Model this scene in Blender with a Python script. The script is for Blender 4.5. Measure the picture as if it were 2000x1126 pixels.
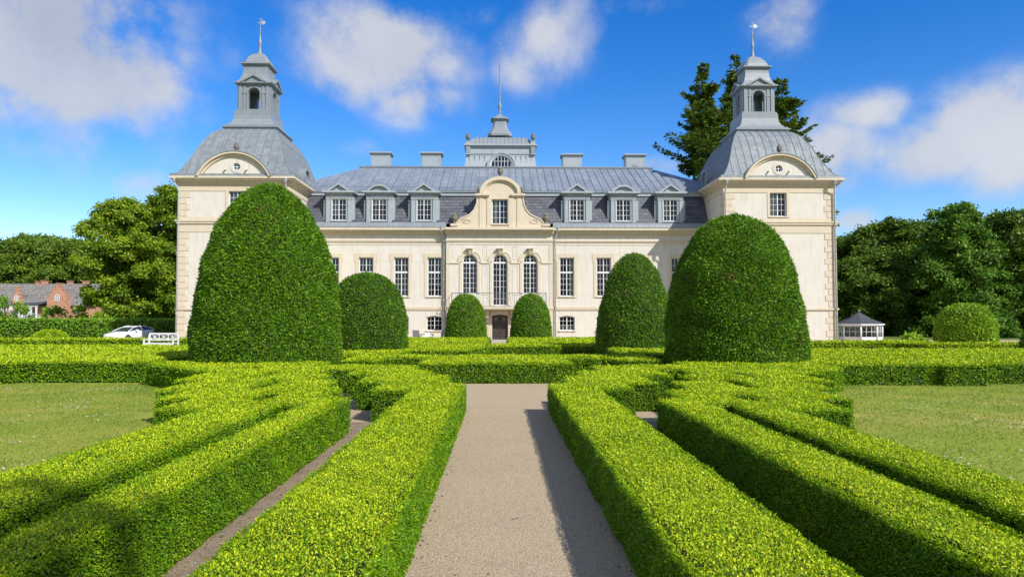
import bpy, math, random
import numpy as np
from mathutils import Vector, Matrix, Euler
R = math.radians
sc = bpy.context.scene
for o in list(bpy.data.objects): bpy.data.objects.remove(o)
C = sc.collection

# ------------------------------------------------------------------ camera, sky, sun, exposure
F = 1390.0; EYE = 1.9
cam = bpy.data.objects.new('camera', bpy.data.cameras.new('camera')); C.objects.link(cam)
cam.location = (0, 0, EYE); cam.rotation_euler = (R(90 + 2.35), 0, R(-1.03))
cam.data.sensor_width = 36; cam.data.lens = 36 * F / 2000; cam.data.clip_end = 3000; cam.data.clip_start = .05
sc.camera = cam
RM = Euler((R(92.35), 0, R(-1.03))).to_matrix()
def ray(px, py): return RM @ Vector(((px - 1000) / F, (563 - py) / F, -1))
def at(px, py, Y):
    d = ray(px, py); t = Y / d.y
    return d.x * t, EYE + d.z * t
def ax(px, Y, py=600): return at(px, py, Y)[0]
def az(py, Y, px=975): return at(px, py, Y)[1]

SUN = Vector((.95, -1, 1.14)).normalized()
elev = math.asin(SUN.z)
sl = bpy.data.lights.new('sun', 'SUN'); sl.energy = 5.0; sl.angle = R(.53); sl.color = (1, .955, .88)
so = bpy.data.objects.new('sun', sl); C.objects.link(so)
so.rotation_euler = SUN.to_track_quat('Z', 'Y').to_euler(); so.location = (30, -30, 40)

W = bpy.data.worlds.new('World'); sc.world = W; W.use_nodes = True
nt = W.node_tree; nt.nodes.clear()
def N(t, k, **kw):
    n = t.nodes.new(k)
    for a, b in kw.items(): setattr(n, a, b)
    return n
def mth(t, op, a, b=None, c=None, clamp=False):
    n = N(t, 'ShaderNodeMath', operation=op, use_clamp=clamp)
    for i, v in enumerate((a, b, c)):
        if v is None: continue
        if isinstance(v, (int, float)): n.inputs[i].default_value = v
        else: t.links.new(v, n.inputs[i])
    return n.outputs[0]
sky = N(nt, 'ShaderNodeTexSky', sky_type='NISHITA', sun_disc=False)
sky.sun_elevation = elev; sky.sun_rotation = math.atan2(SUN.x, SUN.y)
sky.air_density = 1.0; sky.dust_density = .1; sky.ozone_density = 3.0; sky.altitude = 100
hs = N(nt, 'ShaderNodeHueSaturation'); hs.inputs['Hue'].default_value = .514; hs.inputs['Saturation'].default_value = 1.42; hs.inputs['Value'].default_value = 2.45
nt.links.new(sky.outputs[0], hs.inputs['Color'])
tc = N(nt, 'ShaderNodeTexCoord'); sp = N(nt, 'ShaderNodeSeparateXYZ'); nt.links.new(tc.outputs['Generated'], sp.inputs[0])
azi = mth(nt, 'ARCTAN2', sp.outputs[0], sp.outputs[1]); ele = mth(nt, 'ARCSINE', sp.outputs[2])
nz = N(nt, 'ShaderNodeTexNoise'); nz.inputs['Scale'].default_value = 4.2; nz.inputs['Detail'].default_value = 10; nz.inputs['Roughness'].default_value = .58; nz.inputs['Distortion'].default_value = .15
nt.links.new(tc.outputs['Generated'], nz.inputs['Vector'])
nz2 = N(nt, 'ShaderNodeTexNoise'); nz2.inputs['Scale'].default_value = 2.2; nz2.inputs['Detail'].default_value = 4
nt.links.new(tc.outputs['Generated'], nz2.inputs['Vector'])
mask = None
for (px, py, rx, ry, s) in [(110, 85, 300, 165, 1.3), (270, 140, 130, 95, .9), (30, 190, 130, 60, .6), (745, 105, 175, 105, .95), (810, 190, 120, 60, .6), (630, 120, 90, 85, .5),
        (1070, 60, 130, 105, .47), (1020, 130, 70, 60, .42), (900, 25, 200, 40, .3), (1250, 10, 120, 30, .3), (1530, 35, 100, 75, .55),
        (1925, 225, 150, 70, .85), (1830, 300, 150, 60, .75), (1630, 300, 95, 75, .75), (1680, 220, 110, 42, .55), (1960, 330, 120, 50, .7),
        (690, 285, 48, 26, .38), (280, 360, 75, 34, .5), (1670, 430, 70, 28, .6), (440, 100, 60, 70, .25), (225, 268, 60, 25, .25), (1290, 322, 90, 26, .5)]:
    d = ray(px, py).normalized(); a0 = math.atan2(d.x, d.y); e0 = math.asin(d.z)
    ra = rx / F * math.cos(math.atan((px - 1000) / F)) ** 2; re = ry / F
    u = mth(nt, 'MULTIPLY', mth(nt, 'SUBTRACT', azi, a0), 1 / ra); v = mth(nt, 'MULTIPLY', mth(nt, 'SUBTRACT', ele, e0), 1 / re)
    r2 = mth(nt, 'ADD', mth(nt, 'MULTIPLY', u, u), mth(nt, 'MULTIPLY', v, v))
    g = mth(nt, 'MULTIPLY', mth(nt, 'POWER', 2.718, mth(nt, 'MULTIPLY', r2, -1.3)), s)
    mask = g if mask is None else mth(nt, 'MAXIMUM', mask, g)
back = mth(nt, 'MULTIPLY', mth(nt, 'MULTIPLY', mth(nt, 'SUBTRACT', nz2.outputs[0], .36), 4.0, clamp=True), mth(nt, 'MULTIPLY', mth(nt, 'SUBTRACT', mth(nt, 'ABSOLUTE', azi), .75), 3.0, clamp=True))  # unseen clouds outside the view, added to make the ambient light less blue
mask = mth(nt, 'MAXIMUM', mask, mth(nt, 'MULTIPLY', back, 1.0))
nz3 = N(nt, 'ShaderNodeTexNoise'); nz3.inputs['Scale'].default_value = 17; nz3.inputs['Detail'].default_value = 6; nz3.inputs['Roughness'].default_value = .65; nt.links.new(tc.outputs['Generated'], nz3.inputs['Vector'])
mask_b = mth(nt, 'ADD', mask, mth(nt, 'MULTIPLY', mth(nt, 'SUBTRACT', nz3.outputs[0], .5), mth(nt, 'MULTIPLY', mask, 2.0)))
dens = mth(nt, 'ADD', mth(nt, 'MULTIPLY', mask_b, 1.5), mth(nt, 'MULTIPLY', mth(nt, 'SUBTRACT', nz.outputs[0], .47), 2.6))
mr = N(nt, 'ShaderNodeMapRange', interpolation_type='SMOOTHSTEP'); nt.links.new(dens, mr.inputs[0])
mr.inputs[1].default_value = .2; mr.inputs[2].default_value = 1.35; mr.inputs[3].default_value = 0; mr.inputs[4].default_value = .86
gate = N(nt, 'ShaderNodeMapRange'); nt.links.new(mask, gate.inputs[0]); gate.inputs[1].default_value = .02; gate.inputs[2].default_value = .2
fac = mth(nt, 'MULTIPLY', mr.outputs[0], gate.outputs[0])
cr = N(nt, 'ShaderNodeValToRGB'); nt.links.new(nz.outputs[0], cr.inputs[0])
cr.color_ramp.elements[0].position = .3; cr.color_ramp.elements[0].color = (6.6, 7.0, 7.9, 1)
cr.color_ramp.elements[1].position = .68; cr.color_ramp.elements[1].color = (10, 10, 10.2, 1)
mx = N(nt, 'ShaderNodeMix', data_type='RGBA'); nt.links.new(fac, mx.inputs[0]); nt.links.new(hs.outputs[0], mx.inputs[6]); nt.links.new(cr.outputs[0], mx.inputs[7])
bg = N(nt, 'ShaderNodeBackground'); bg.inputs[1].default_value = .068; nt.links.new(mx.outputs[2], bg.inputs[0])
wo = N(nt, 'ShaderNodeOutputWorld'); nt.links.new(bg.outputs[0], wo.inputs[0])
sc.view_settings.view_transform = 'Standard'; sc.view_settings.look = 'None'; sc.view_settings.gamma = 1; sc.view_settings.exposure = .15
sc.render.engine = 'CYCLES'; sc.cycles.max_bounces = 6; sc.cycles.diffuse_bounces = 3; sc.cycles.transparent_max_bounces = 8

# ------------------------------------------------------------------ materials
def mat(name, col, rough=.7, metal=0, spec=.5, var=None, scale=4, bump=0, bscale=30, detail=6, streak=None, stretch=(1, 1, 1)):
    m = bpy.data.materials.new(name); m.use_nodes = True; t = m.node_tree; b = t.nodes['Principled BSDF']
    b.inputs['Base Color'].default_value = (*col, 1); b.inputs['Roughness'].default_value = rough; b.inputs['Metallic'].default_value = metal
    b.inputs['Specular IOR Level'].default_value = spec
    tcn = N(t, 'ShaderNodeTexCoord')
    if var:
        mp = N(t, 'ShaderNodeMapping'); mp.inputs['Scale'].default_value = stretch; t.links.new(tcn.outputs['Object'], mp.inputs[0])
        n = N(t, 'ShaderNodeTexNoise'); n.inputs['Scale'].default_value = scale; n.inputs['Detail'].default_value = detail; n.inputs['Roughness'].default_value = .65
        t.links.new(mp.outputs[0], n.inputs['Vector'])
        r = N(t, 'ShaderNodeValToRGB'); r.color_ramp.elements[0].position = .32; r.color_ramp.elements[1].position = .68
        r.color_ramp.elements[0].color = (*var, 1); r.color_ramp.elements[1].color = (*col, 1)
        t.links.new(n.outputs[0], r.inputs[0]); out = r.outputs[0]
        if streak:
            mp2 = N(t, 'ShaderNodeMapping'); mp2.inputs['Scale'].default_value = (2.5, 2.5, .25); t.links.new(tcn.outputs['Object'], mp2.inputs[0])
            n2 = N(t, 'ShaderNodeTexNoise'); n2.inputs['Scale'].default_value = 1.6; n2.inputs['Detail'].default_value = 8; t.links.new(mp2.outputs[0], n2.inputs['Vector'])
            r2 = N(t, 'ShaderNodeMapRange'); r2.inputs[1].default_value = .52; r2.inputs[2].default_value = .78; t.links.new(n2.outputs[0], r2.inputs[0])
            mm = N(t, 'ShaderNodeMix', data_type='RGBA'); t.links.new(mth(t, 'MULTIPLY', r2.outputs[0], .55), mm.inputs[0]); t.links.new(out, mm.inputs[6]); mm.inputs[7].default_value = (*streak, 1); out = mm.outputs[2]
        t.links.new(out, b.inputs['Base Color'])
    if bump:
        n3 = N(t, 'ShaderNodeTexNoise'); n3.inputs['Scale'].default_value = bscale; n3.inputs['Detail'].default_value = 5; t.links.new(tcn.outputs['Object'], n3.inputs['Vector'])
        bp = N(t, 'ShaderNodeBump'); bp.inputs['Strength'].default_value = bump; bp.inputs['Distance'].default_value = .02
        t.links.new(n3.outputs[0], bp.inputs['Height']); t.links.new(bp.outputs[0], b.inputs['Normal'])
    return m
def brickmat(name, c1, c2, mortar, bw, bh, ms, rough, axis='xz', metal=0, spec=.5, offset=.5, var=.0, bump=.4):
    m = bpy.data.materials.new(name); m.use_nodes = True; t = m.node_tree; b = t.nodes['Principled BSDF']
    tcn = N(t, 'ShaderNodeTexCoord'); s = N(t, 'ShaderNodeSeparateXYZ'); t.links.new(tcn.outputs['Object'], s.inputs[0])
    c = N(t, 'ShaderNodeCombineXYZ'); ix = {'x': 0, 'y': 1, 'z': 2}
    t.links.new(s.outputs[ix[axis[0]]], c.inputs[0]); t.links.new(s.outputs[ix[axis[1]]], c.inputs[1])
    k = N(t, 'ShaderNodeTexBrick'); k.offset = offset; t.links.new(c.outputs[0], k.inputs['Vector'])
    k.inputs['Color1'].default_value = (*c1, 1); k.inputs['Color2'].default_value = (*c2, 1); k.inputs['Mortar'].default_value = (*mortar, 1)
    k.inputs['Scale'].default_value = 1; k.inputs['Mortar Size'].default_value = ms; k.inputs['Brick Width'].default_value = bw; k.inputs['Row Height'].default_value = bh
    k.inputs['Mortar Smooth'].default_value = .1
    n = N(t, 'ShaderNodeTexNoise'); n.inputs['Scale'].default_value = 3; n.inputs['Detail'].default_value = 8; t.links.new(tcn.outputs['Object'], n.inputs['Vector'])
    mm = N(t, 'ShaderNodeMix', data_type='RGBA', blend_type='MULTIPLY'); mm.inputs[0].default_value = .8
    rr = N(t, 'ShaderNodeValToRGB'); rr.color_ramp.elements[0].position = .3; rr.color_ramp.elements[0].color = (.6, .6, .6, 1); rr.color_ramp.elements[1].position = .7
    t.links.new(n.outputs[0], rr.inputs[0]); t.links.new(k.outputs[0], mm.inputs[6]); t.links.new(rr.outputs[0], mm.inputs[7])
    t.links.new(mm.outputs[2], b.inputs['Base Color']); b.inputs['Roughness'].default_value = rough; b.inputs['Metallic'].default_value = metal; b.inputs['Specular IOR Level'].default_value = spec
    bp = N(t, 'ShaderNodeBump'); bp.inputs['Strength'].default_value = bump; bp.inputs['Distance'].default_value = .02; bp.invert = True
    t.links.new(k.outputs['Fac'], bp.inputs['Height']); t.links.new(bp.outputs[0], b.inputs['Normal'])
    return m
def leafmat(name, stops, trans=.3, rough=.5, spec=.3):
    m = bpy.data.materials.new(name); m.use_nodes = True; t = m.node_tree; b = t.nodes['Principled BSDF']
    a = N(t, 'ShaderNodeAttribute'); a.attribute_name = 'tint'
    r = N(t, 'ShaderNodeValToRGB'); e = r.color_ramp.elements
    e[0].position = stops[0][0]; e[0].color = (*stops[0][1], 1); e[1].position = stops[-1][0]; e[1].color = (*stops[-1][1], 1)
    for p, c in stops[1:-1]: e.new(p).color = (*c, 1)
    t.links.new(a.outputs['Fac'], r.inputs[0]); t.links.new(r.outputs[0], b.inputs['Base Color'])
    b.inputs['Roughness'].default_value = rough; b.inputs['Specular IOR Level'].default_value = spec
    tr = N(t, 'ShaderNodeBsdfTranslucent'); t.links.new(r.outputs[0], tr.inputs[0])
    mxx = N(t, 'ShaderNodeMixShader'); mxx.inputs[0].default_value = trans
    t.links.new(b.outputs[0], mxx.inputs[1]); t.links.new(tr.outputs[0], mxx.inputs[2]); t.links.new(mxx.outputs[0], t.nodes['Material Output'].inputs[0])
    return m
M = {}
M['plaster'] = mat('plaster', (.655, .62, .55), .85, var=(.60, .56, .49), scale=1.3, bump=.12, bscale=14, streak=(.45, .395, .315), detail=10)
M['stone'] = mat('sandstone', (.63, .55, .42), .85, var=(.57, .49, .365), scale=3, bump=.15, bscale=25, streak=(.5, .42, .3))
M['zinc'] = mat('zinc', (.255, .285, .31), .45, spec=.5, var=(.205, .235, .26), scale=1.6, bump=.05, bscale=6, streak=(.17, .2, .22))
M['paint'] = mat('painted_zinc', (.35, .39, .42), .5, var=(.31, .35, .38), scale=2.5, streak=(.25, .285, .315))
M['zinc_dark'] = mat('zinc_seam', (.2, .235, .26), .5, var=(.16, .19, .21), scale=4)
M['zincroof'] = brickmat('zinc_sheet_roof', (.29, .335, .385), (.23, .27, .315), (.12, .145, .17), 1.9, .95, .018, .45, 'yx', bump=.3)
M['bellroof'] = brickmat('zinc_dome_sheet', (.27, .30, .32), (.225, .255, .275), (.13, .15, .165), 1.25, .62, .014, .5, 'zx', bump=.3)
M['slate'] = brickmat('slate', (.135, .14, .17), (.085, .09, .115), (.035, .035, .05), .52, .26, .014, .6, 'xz', bump=.9)
M['white'] = mat('white_paint', (.72, .72, .74), .45, var=(.66, .66, .68), scale=6)
M['iron'] = mat('wrought_iron', (.2, .2, .22), .5, var=(.14, .14, .16), scale=8)
M['pipe'] = mat('downpipe_zinc', (.5, .54, .58), .35, metal=.3, var=(.42, .46, .5), scale=5)
M['wood'] = mat('dark_wood', (.07, .045, .035), .5, var=(.045, .03, .025), scale=5, stretch=(8, 8, 1))
M['dark'] = mat('room_shade', (.035, .032, .03), .9, var=(.02, .02, .02), scale=2)  # near-black colour stands in for the shade of rooms behind the panes
M['curtain'] = mat('curtain', (.62, .62, .58), .9, var=(.45, .45, .42), scale=7, stretch=(6, 6, .4))
M['urn'] = mat('weathered_stone', (.22, .2, .165), .9, var=(.13, .12, .1), scale=7, bump=.4)
M['granite'] = mat('granite_step', (.45, .42, .37), .85, var=(.33, .31, .28), scale=9, bump=.2)
M['brick'] = brickmat('red_brick', (.66, .31, .19), (.54, .24, .14), (.5, .38, .28), .3, .1, .01, .85, 'xz')
M['thatch'] = brickmat('grey_roof_tiles', (.3, .28, .26), (.2, .185, .17), (.12, .11, .1), .5, .35, .03, .9, 'xz')
M['darkroof'] = mat('dark_felt_roof', (.075, .08, .09), .6, var=(.05, .055, .06), scale=3)
M['carpaint'] = mat('white_car_paint', (.78, .79, .8), .18, spec=.6, var=(.77, .78, .79))
M['rubber'] = mat('rubber', (.02, .02, .02), .8, var=(.03, .03, .03))
M['rim'] = mat('alloy_rim', (.4, .4, .42), .3, metal=.8, var=(.35, .35, .37))
M['lamp'] = mat('headlight_glass', (.12, .13, .15), .1, var=(.3, .3, .33), scale=8)
M['chair'] = mat('grey_mesh_fabric', (.12, .12, .13), .8, var=(.09, .09, .1), scale=20)
M['sign'] = mat('white_sign', (.72, .74, .76), .5, var=(.68, .7, .72))
M['ink'] = mat('sign_ink', (.12, .25, .45), .6, var=(.1, .2, .4))
M['bark'] = mat('bark', (.14, .11, .08), .9, var=(.07, .055, .04), scale=6, bump=.7, bscale=10, stretch=(3, 3, .5))
M['hedgecore'] = mat('box_core_shade', (.03, .05, .008), .9, var=(.015, .025, .006), scale=25, bump=.8, bscale=45)  # hedge body darkened in colour so gaps between leaves look shaded
M['yewcore'] = mat('yew_core_shade', (.02, .045, .008), .9, var=(.012, .028, .005), scale=14, bump=.8, bscale=20)  # dark body colour stands in for shade between the sprigs
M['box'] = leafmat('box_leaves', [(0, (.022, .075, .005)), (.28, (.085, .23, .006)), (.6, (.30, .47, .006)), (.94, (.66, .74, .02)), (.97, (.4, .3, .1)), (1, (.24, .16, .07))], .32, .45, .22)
M['yew'] = leafmat('yew_needles', [(0, (.018, .05, .003)), (.5, (.075, .185, .004)), (.8, (.17, .36, .008)), (.93, (.32, .46, .02)), (1, (.19, .12, .045))], .25, .5, .3)
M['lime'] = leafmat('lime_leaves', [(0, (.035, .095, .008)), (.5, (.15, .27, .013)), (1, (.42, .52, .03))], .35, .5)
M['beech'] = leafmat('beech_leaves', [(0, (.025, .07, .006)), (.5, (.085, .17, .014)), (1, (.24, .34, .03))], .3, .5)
M['fir'] = leafmat('fir_needles', [(0, (.035, .08, .01)), (.5, (.13, .21, .018)), (1, (.36, .42, .05))], .15, .6)
M['maple'] = leafmat('maple_leaves', [(0, (.03, .09, .01)), (.5, (.085, .2, .018)), (1, (.2, .36, .03))], .3, .5)
M['bush'] = leafmat('bush_leaves', [(0, (.06, .14, .01)), (.5, (.16, .35, .014)), (1, (.42, .56, .04))], .3, .5)
M['grassblade'] = leafmat('grass_blades', [(0, (.08, .18, .008)), (.5, (.20, .29, .02)), (1, (.46, .40, .10))], .3, .6)
M['petal'] = mat('daisy_petals', (.8, .8, .78), .7, var=(.75, .75, .72))

def glassmat():
    m = bpy.data.materials.new('window_glass'); m.use_nodes = True; t = m.node_tree; t.nodes.clear()
    o = N(t, 'ShaderNodeOutputMaterial'); g = N(t, 'ShaderNodeBsdfGlossy'); g.inputs['Roughness'].default_value = .03; g.inputs['Color'].default_value = (.9, .95, 1, 1)
    tr = N(t, 'ShaderNodeBsdfTransparent'); tr.inputs[0].default_value = (.75, .78, .78, 1)
    ge = N(t, 'ShaderNodeTexCoord'); n = N(t, 'ShaderNodeTexNoise'); n.inputs['Scale'].default_value = 1.7; n.inputs['Detail'].default_value = 2; t.links.new(ge.outputs['Object'], n.inputs['Vector'])
    bp = N(t, 'ShaderNodeBump'); bp.inputs['Strength'].default_value = .25; bp.inputs['Distance'].default_value = .06; t.links.new(n.outputs[0], bp.inputs['Height']); t.links.new(bp.outputs[0], g.inputs['Normal'])
    fr = N(t, 'ShaderNodeFresnel'); fr.inputs[0].default_value = 1.6
    mxx = N(t, 'ShaderNodeMixShader'); t.links.new(mth(t, 'MULTIPLY', fr.outputs[0], .8), mxx.inputs[0]); t.links.new(tr.outputs[0], mxx.inputs[1]); t.links.new(g.outputs[0], mxx.inputs[2]); t.links.new(mxx.outputs[0], o.inputs[0])
    return m
M['glass'] = glassmat()
M['carglass'] = mat('tinted_car_glass', (.02, .03, .045), .06, spec=.8, var=(.025, .035, .05))

# ground materials
def groundmat(name, cols, scales, bump, rough=.95, bscale=120, dist=.01):
    m = bpy.data.materials.new(name); m.use_nodes = True; t = m.node_tree; b = t.nodes['Principled BSDF']; b.inputs['Roughness'].default_value = rough; b.inputs['Specular IOR Level'].default_value = .2
    tcn = N(t, 'ShaderNodeTexCoord'); prev = None
    for i, (c, s) in enumerate(zip(cols[1:], scales)):
        n = N(t, 'ShaderNodeTexNoise'); n.inputs['Scale'].default_value = s; n.inputs['Detail'].default_value = 6; n.inputs['Roughness'].default_value = .6; t.links.new(tcn.outputs['Object'], n.inputs['Vector'])
        mr_ = N(t, 'ShaderNodeMapRange'); mr_.inputs[1].default_value = .42; mr_.inputs[2].default_value = .66; t.links.new(n.outputs[0], mr_.inputs[0])
        mm = N(t, 'ShaderNodeMix', data_type='RGBA'); t.links.new(mr_.outputs[0], mm.inputs[0])
        if prev is None: mm.inputs[6].default_value = (*cols[0], 1)
        else: t.links.new(prev, mm.inputs[6])
        mm.inputs[7].default_value = (*c, 1); prev = mm.outputs[2]
    t.links.new(prev, b.inputs['Base Color'])
    n = N(t, 'ShaderNodeTexNoise'); n.inputs['Scale'].default_value = bscale; n.inputs['Detail'].default_value = 4; t.links.new(tcn.outputs['Object'], n.inputs['Vector'])
    bp = N(t, 'ShaderNodeBump'); bp.inputs['Strength'].default_value = bump; bp.inputs['Distance'].default_value = dist; t.links.new(n.outputs[0], bp.inputs['Height']); t.links.new(bp.outputs[0], b.inputs['Normal'])
    return m
M['lawn'] = groundmat('lawn', [(.21, .29, .02), (.44, .34, .10), (.12, .22, .012), (.34, .32, .06)], [.35, 1.1, 14], .6)
M['field'] = groundmat('field_grass', [(.12, .18, .03), (.16, .2, .04), (.08, .13, .02)], [.1, 2], .5)
M['gravel'] = groundmat('fine_gravel', [(.46, .34, .20), (.38, .28, .155), (.54, .42, .265), (.21, .145, .08), (.66, .55, .39)], [.7, 26, 60, 130], 1.0, bscale=75, dist=.02)
M['soil'] = groundmat('bare_soil', [(.3, .22, .145), (.2, .145, .095), (.42, .33, .23)], [3, 60], 1.0, bscale=90, dist=.02)

# ------------------------------------------------------------------ helpers
def tag(o, label=None, cat=None, group=None, kind=None):
    if label: o['label'] = label
    if cat: o['category'] = cat
    if group: o['group'] = group
    if kind: o['kind'] = kind
    return o
def empty(name, loc, label, cat, group=None, rz=0):
    o = bpy.data.objects.new(name, None); C.objects.link(o); o.location = loc; o.rotation_euler = (0, 0, rz); o.empty_display_size = .3
    return tag(o, label, cat, group)
def dup(o, loc=None, rz=None, label=None, sc_=None, parent=None):
    c = o.copy(); C.objects.link(c)
    if parent is not None: c.parent = parent
    if loc is not None: c.location = loc
    if rz is not None: c.rotation_euler = (0, 0, rz)
    if sc_ is not None: c.scale = sc_
    if label: c['label'] = label
    for ch in list(o.children): dup(ch, parent=c)
    return c
class MB:
    """collects shapes; off = origin subtracted on build"""
    def __init__(s, off=(0, 0, 0)): s.v = []; s.f = []; s.m = []; s.off = Vector(off); s.cur = 0; s.sm = []
    def add(s, vs, fs, smooth=False):
        b = len(s.v); s.v += [tuple(v) for v in vs]
        for f in fs: s.f.append([b + i for i in f]); s.m.append(s.cur); s.sm.append(smooth)
    def box(s, x0, x1, y0, y1, z0, z1):
        if x0 > x1: x0, x1 = x1, x0
        if y0 > y1: y0, y1 = y1, y0
        s.add([(x0, y0, z0), (x1, y0, z0), (x1, y1, z0), (x0, y1, z0), (x0, y0, z1), (x1, y0, z1), (x1, y1, z1), (x0, y1, z1)],
              [(0, 3, 2, 1), (4, 5, 6, 7), (0, 1, 5, 4), (1, 2, 6, 5), (2, 3, 7, 6), (3, 0, 4, 7)])
    def hexa(s, b, t): s.add(list(b) + list(t), [(3, 2, 1, 0), (4, 5, 6, 7), (0, 1, 5, 4), (1, 2, 6, 5), (2, 3, 7, 6), (3, 0, 4, 7)])
    def prism(s, poly, y0, y1):      # poly in xz (counter-clockwise seen from -y), extruded along y
        n = len(poly); s.add([(x, y0, z) for x, z in poly] + [(x, y1, z) for x, z in poly],
              [list(range(n)), list(range(2 * n - 1, n - 1, -1))] + [(i, i + n, (i + 1) % n + n, (i + 1) % n) for i in range(n)])
    def strip(s, outer, inner, y0, y1):   # band between two polylines in xz, extruded
        n = len(outer)
        for i in range(n - 1): s.prism([outer[i], inner[i], inner[i + 1], outer[i + 1]], y0, y1)
    def bar(s, p, q, w, d, y):       # bar in the xz plane from p to q, width w, depth d, front at y
        px, pz = p; qx, qz = q; L = math.hypot(qx - px, qz - pz) or 1; nx, nz_ = -(qz - pz) / L * w / 2, (qx - px) / L * w / 2
        s.prism([(px - nx, pz - nz_), (qx - nx, qz - nz_), (qx + nx, qz + nz_), (px + nx, pz + nz_)], y, y + d)
    def lathe(s, prof, cx, cy, n=16, cz=0):
        vs = []; fs = []
        for r, z in prof:
            for i in range(n): a = 2 * math.pi * i / n; vs.append((cx + r * math.cos(a), cy + r * math.sin(a), cz + z))
        for j in range(len(prof) - 1):
            for i in range(n): fs.append((j * n + i, j * n + (i + 1) % n, (j + 1) * n + (i + 1) % n, (j + 1) * n + i))
        fs.append(list(range(n - 1, -1, -1))); fs.append([(len(prof) - 1) * n + i for i in range(n)])
        s.add(vs, fs, True)
    def tube(s, pts, r, n=8, r2=None):
        vs = []; fs = []; pts = [Vector(p) for p in pts]; K = len(pts)
        for j, p in enumerate(pts):
            d = (pts[min(j + 1, K - 1)] - pts[max(j - 1, 0)]).normalized(); u = d.orthogonal().normalized() if j == 0 else (u - d * u.dot(d)).normalized(); w = d.cross(u)
            rr = r if r2 is None else r + (r2 - r) * j / (K - 1)
            for i in range(n): a = 2 * math.pi * i / n; vs.append(p + u * rr * math.cos(a) + w * rr * math.sin(a))
        for j in range(K - 1):
            for i in range(n): fs.append((j * n + i, j * n + (i + 1) % n, (j + 1) * n + (i + 1) % n, (j + 1) * n + i))
        fs.append(list(range(n - 1, -1, -1))); fs.append([(K - 1) * n + i for i in range(n)])
        s.add(vs, fs, True)
    def loft(s, rings, cap=True):    # rings of equal length
        n = len(rings[0]); vs = [p for r_ in rings for p in r_]; fs = []
        for j in range(len(rings) - 1):
            for i in range(n): fs.append((j * n + i, j * n + (i + 1) % n, (j + 1) * n + (i + 1) % n, (j + 1) * n + i))
        if cap: fs.append(list(range(n - 1, -1, -1))); fs.append([(len(rings) - 1) * n + i for i in range(n)])
        s.add(vs, fs)
    def build(s, name, mats, parent=None, label=None, loc=None):
        me = bpy.data.meshes.new(name)
        off = s.off if parent is not None or loc is not None else Vector((0, 0, 0))
        if loc is not None: off = Vector(loc)
        me.from_pydata([tuple(Vector(v) - off) for v in s.v], [], s.f)
        mats = mats if isinstance(mats, (list, tuple)) else [mats]
        for m in mats: me.materials.append(M[m])
        me.polygons.foreach_set('material_index', s.m); me.polygons.foreach_set('use_smooth', s.sm)
        me.validate(); me.update()
        o = bpy.data.objects.new(name, me); C.objects.link(o)
        if parent is not None: o.parent = parent
        elif loc is not None: o.location = loc
        if label: o['label'] = label
        return o
def arc(cx, cz, r, a0, a1, n=16, rz_=None):
    rz_ = rz_ or r
    return [(cx + r * math.cos(R(a0 + (a1 - a0) * i / n)), cz + rz_ * math.sin(R(a0 + (a1 - a0) * i / n))) for i in range(n + 1)]
def rectring(cx, cy, hx, hy, z): return [(cx - hx, cy - hy, z), (cx + hx, cy - hy, z), (cx + hx, cy + hy, z), (cx - hx, cy + hy, z)]

rng = np.random.default_rng(7)
def unit(a): return a / np.maximum(np.linalg.norm(a, axis=1, keepdims=True), 1e-9)
def leafarrays(P, A, Nn, S, Wd):
    """P base points, A long axis, Nn approx normals, S length, Wd width ratio -> verts (N,4,3)"""
    B = unit(np.cross(A, Nn + rng.normal(0, .35, P.shape))); mid = P + A * S[:, None] * .5; w = (S * Wd * .5)[:, None]
    return np.stack([P, mid - B * w, P + A * S[:, None], mid + B * w], axis=1)
def bigmesh(name, bodyv, bodyf, LV, tint, mats, parent=None, loc=(0, 0, 0), smoothbody=False):
    """body quads (list/array) + leaf quads"""
    loc = np.array(loc, float)
    bv = np.array(bodyv, float).reshape(-1, 3); bf = np.array(bodyf, int).reshape(-1, 4); nb = len(bv); nf = len(bf); L = len(LV)
    V = np.concatenate([bv, LV.reshape(-1, 3)]) - loc
    lv = np.concatenate([bf.ravel(), np.arange(L * 4) + nb])
    me = bpy.data.meshes.new(name); me.vertices.add(len(V)); me.vertices.foreach_set('co', V.ravel())
    me.loops.add(len(lv)); me.loops.foreach_set('vertex_index', lv.astype(np.int32))
    me.polygons.add(nf + L); me.polygons.foreach_set('loop_start', (np.arange(nf + L) * 4).astype(np.int32))
    me.polygons.foreach_set('material_index', np.concatenate([np.zeros(nf), np.ones(L)]).astype(np.int32))
    sm = np.zeros(nf + L, bool); sm[:nf] = smoothbody; me.polygons.foreach_set('use_smooth', sm)
    for m in mats: me.materials.append(M[m])
    at_ = me.attributes.new('tint', 'FLOAT', 'POINT'); at_.data.foreach_set('value', np.concatenate([np.zeros(nb), np.repeat(tint, 4)]).astype(np.float32))
    me.update(calc_edges=True)
    o = bpy.data.objects.new(name, me); C.objects.link(o)
    if parent is not None: o.parent = parent
    else: o.location = loc
    return o

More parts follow.
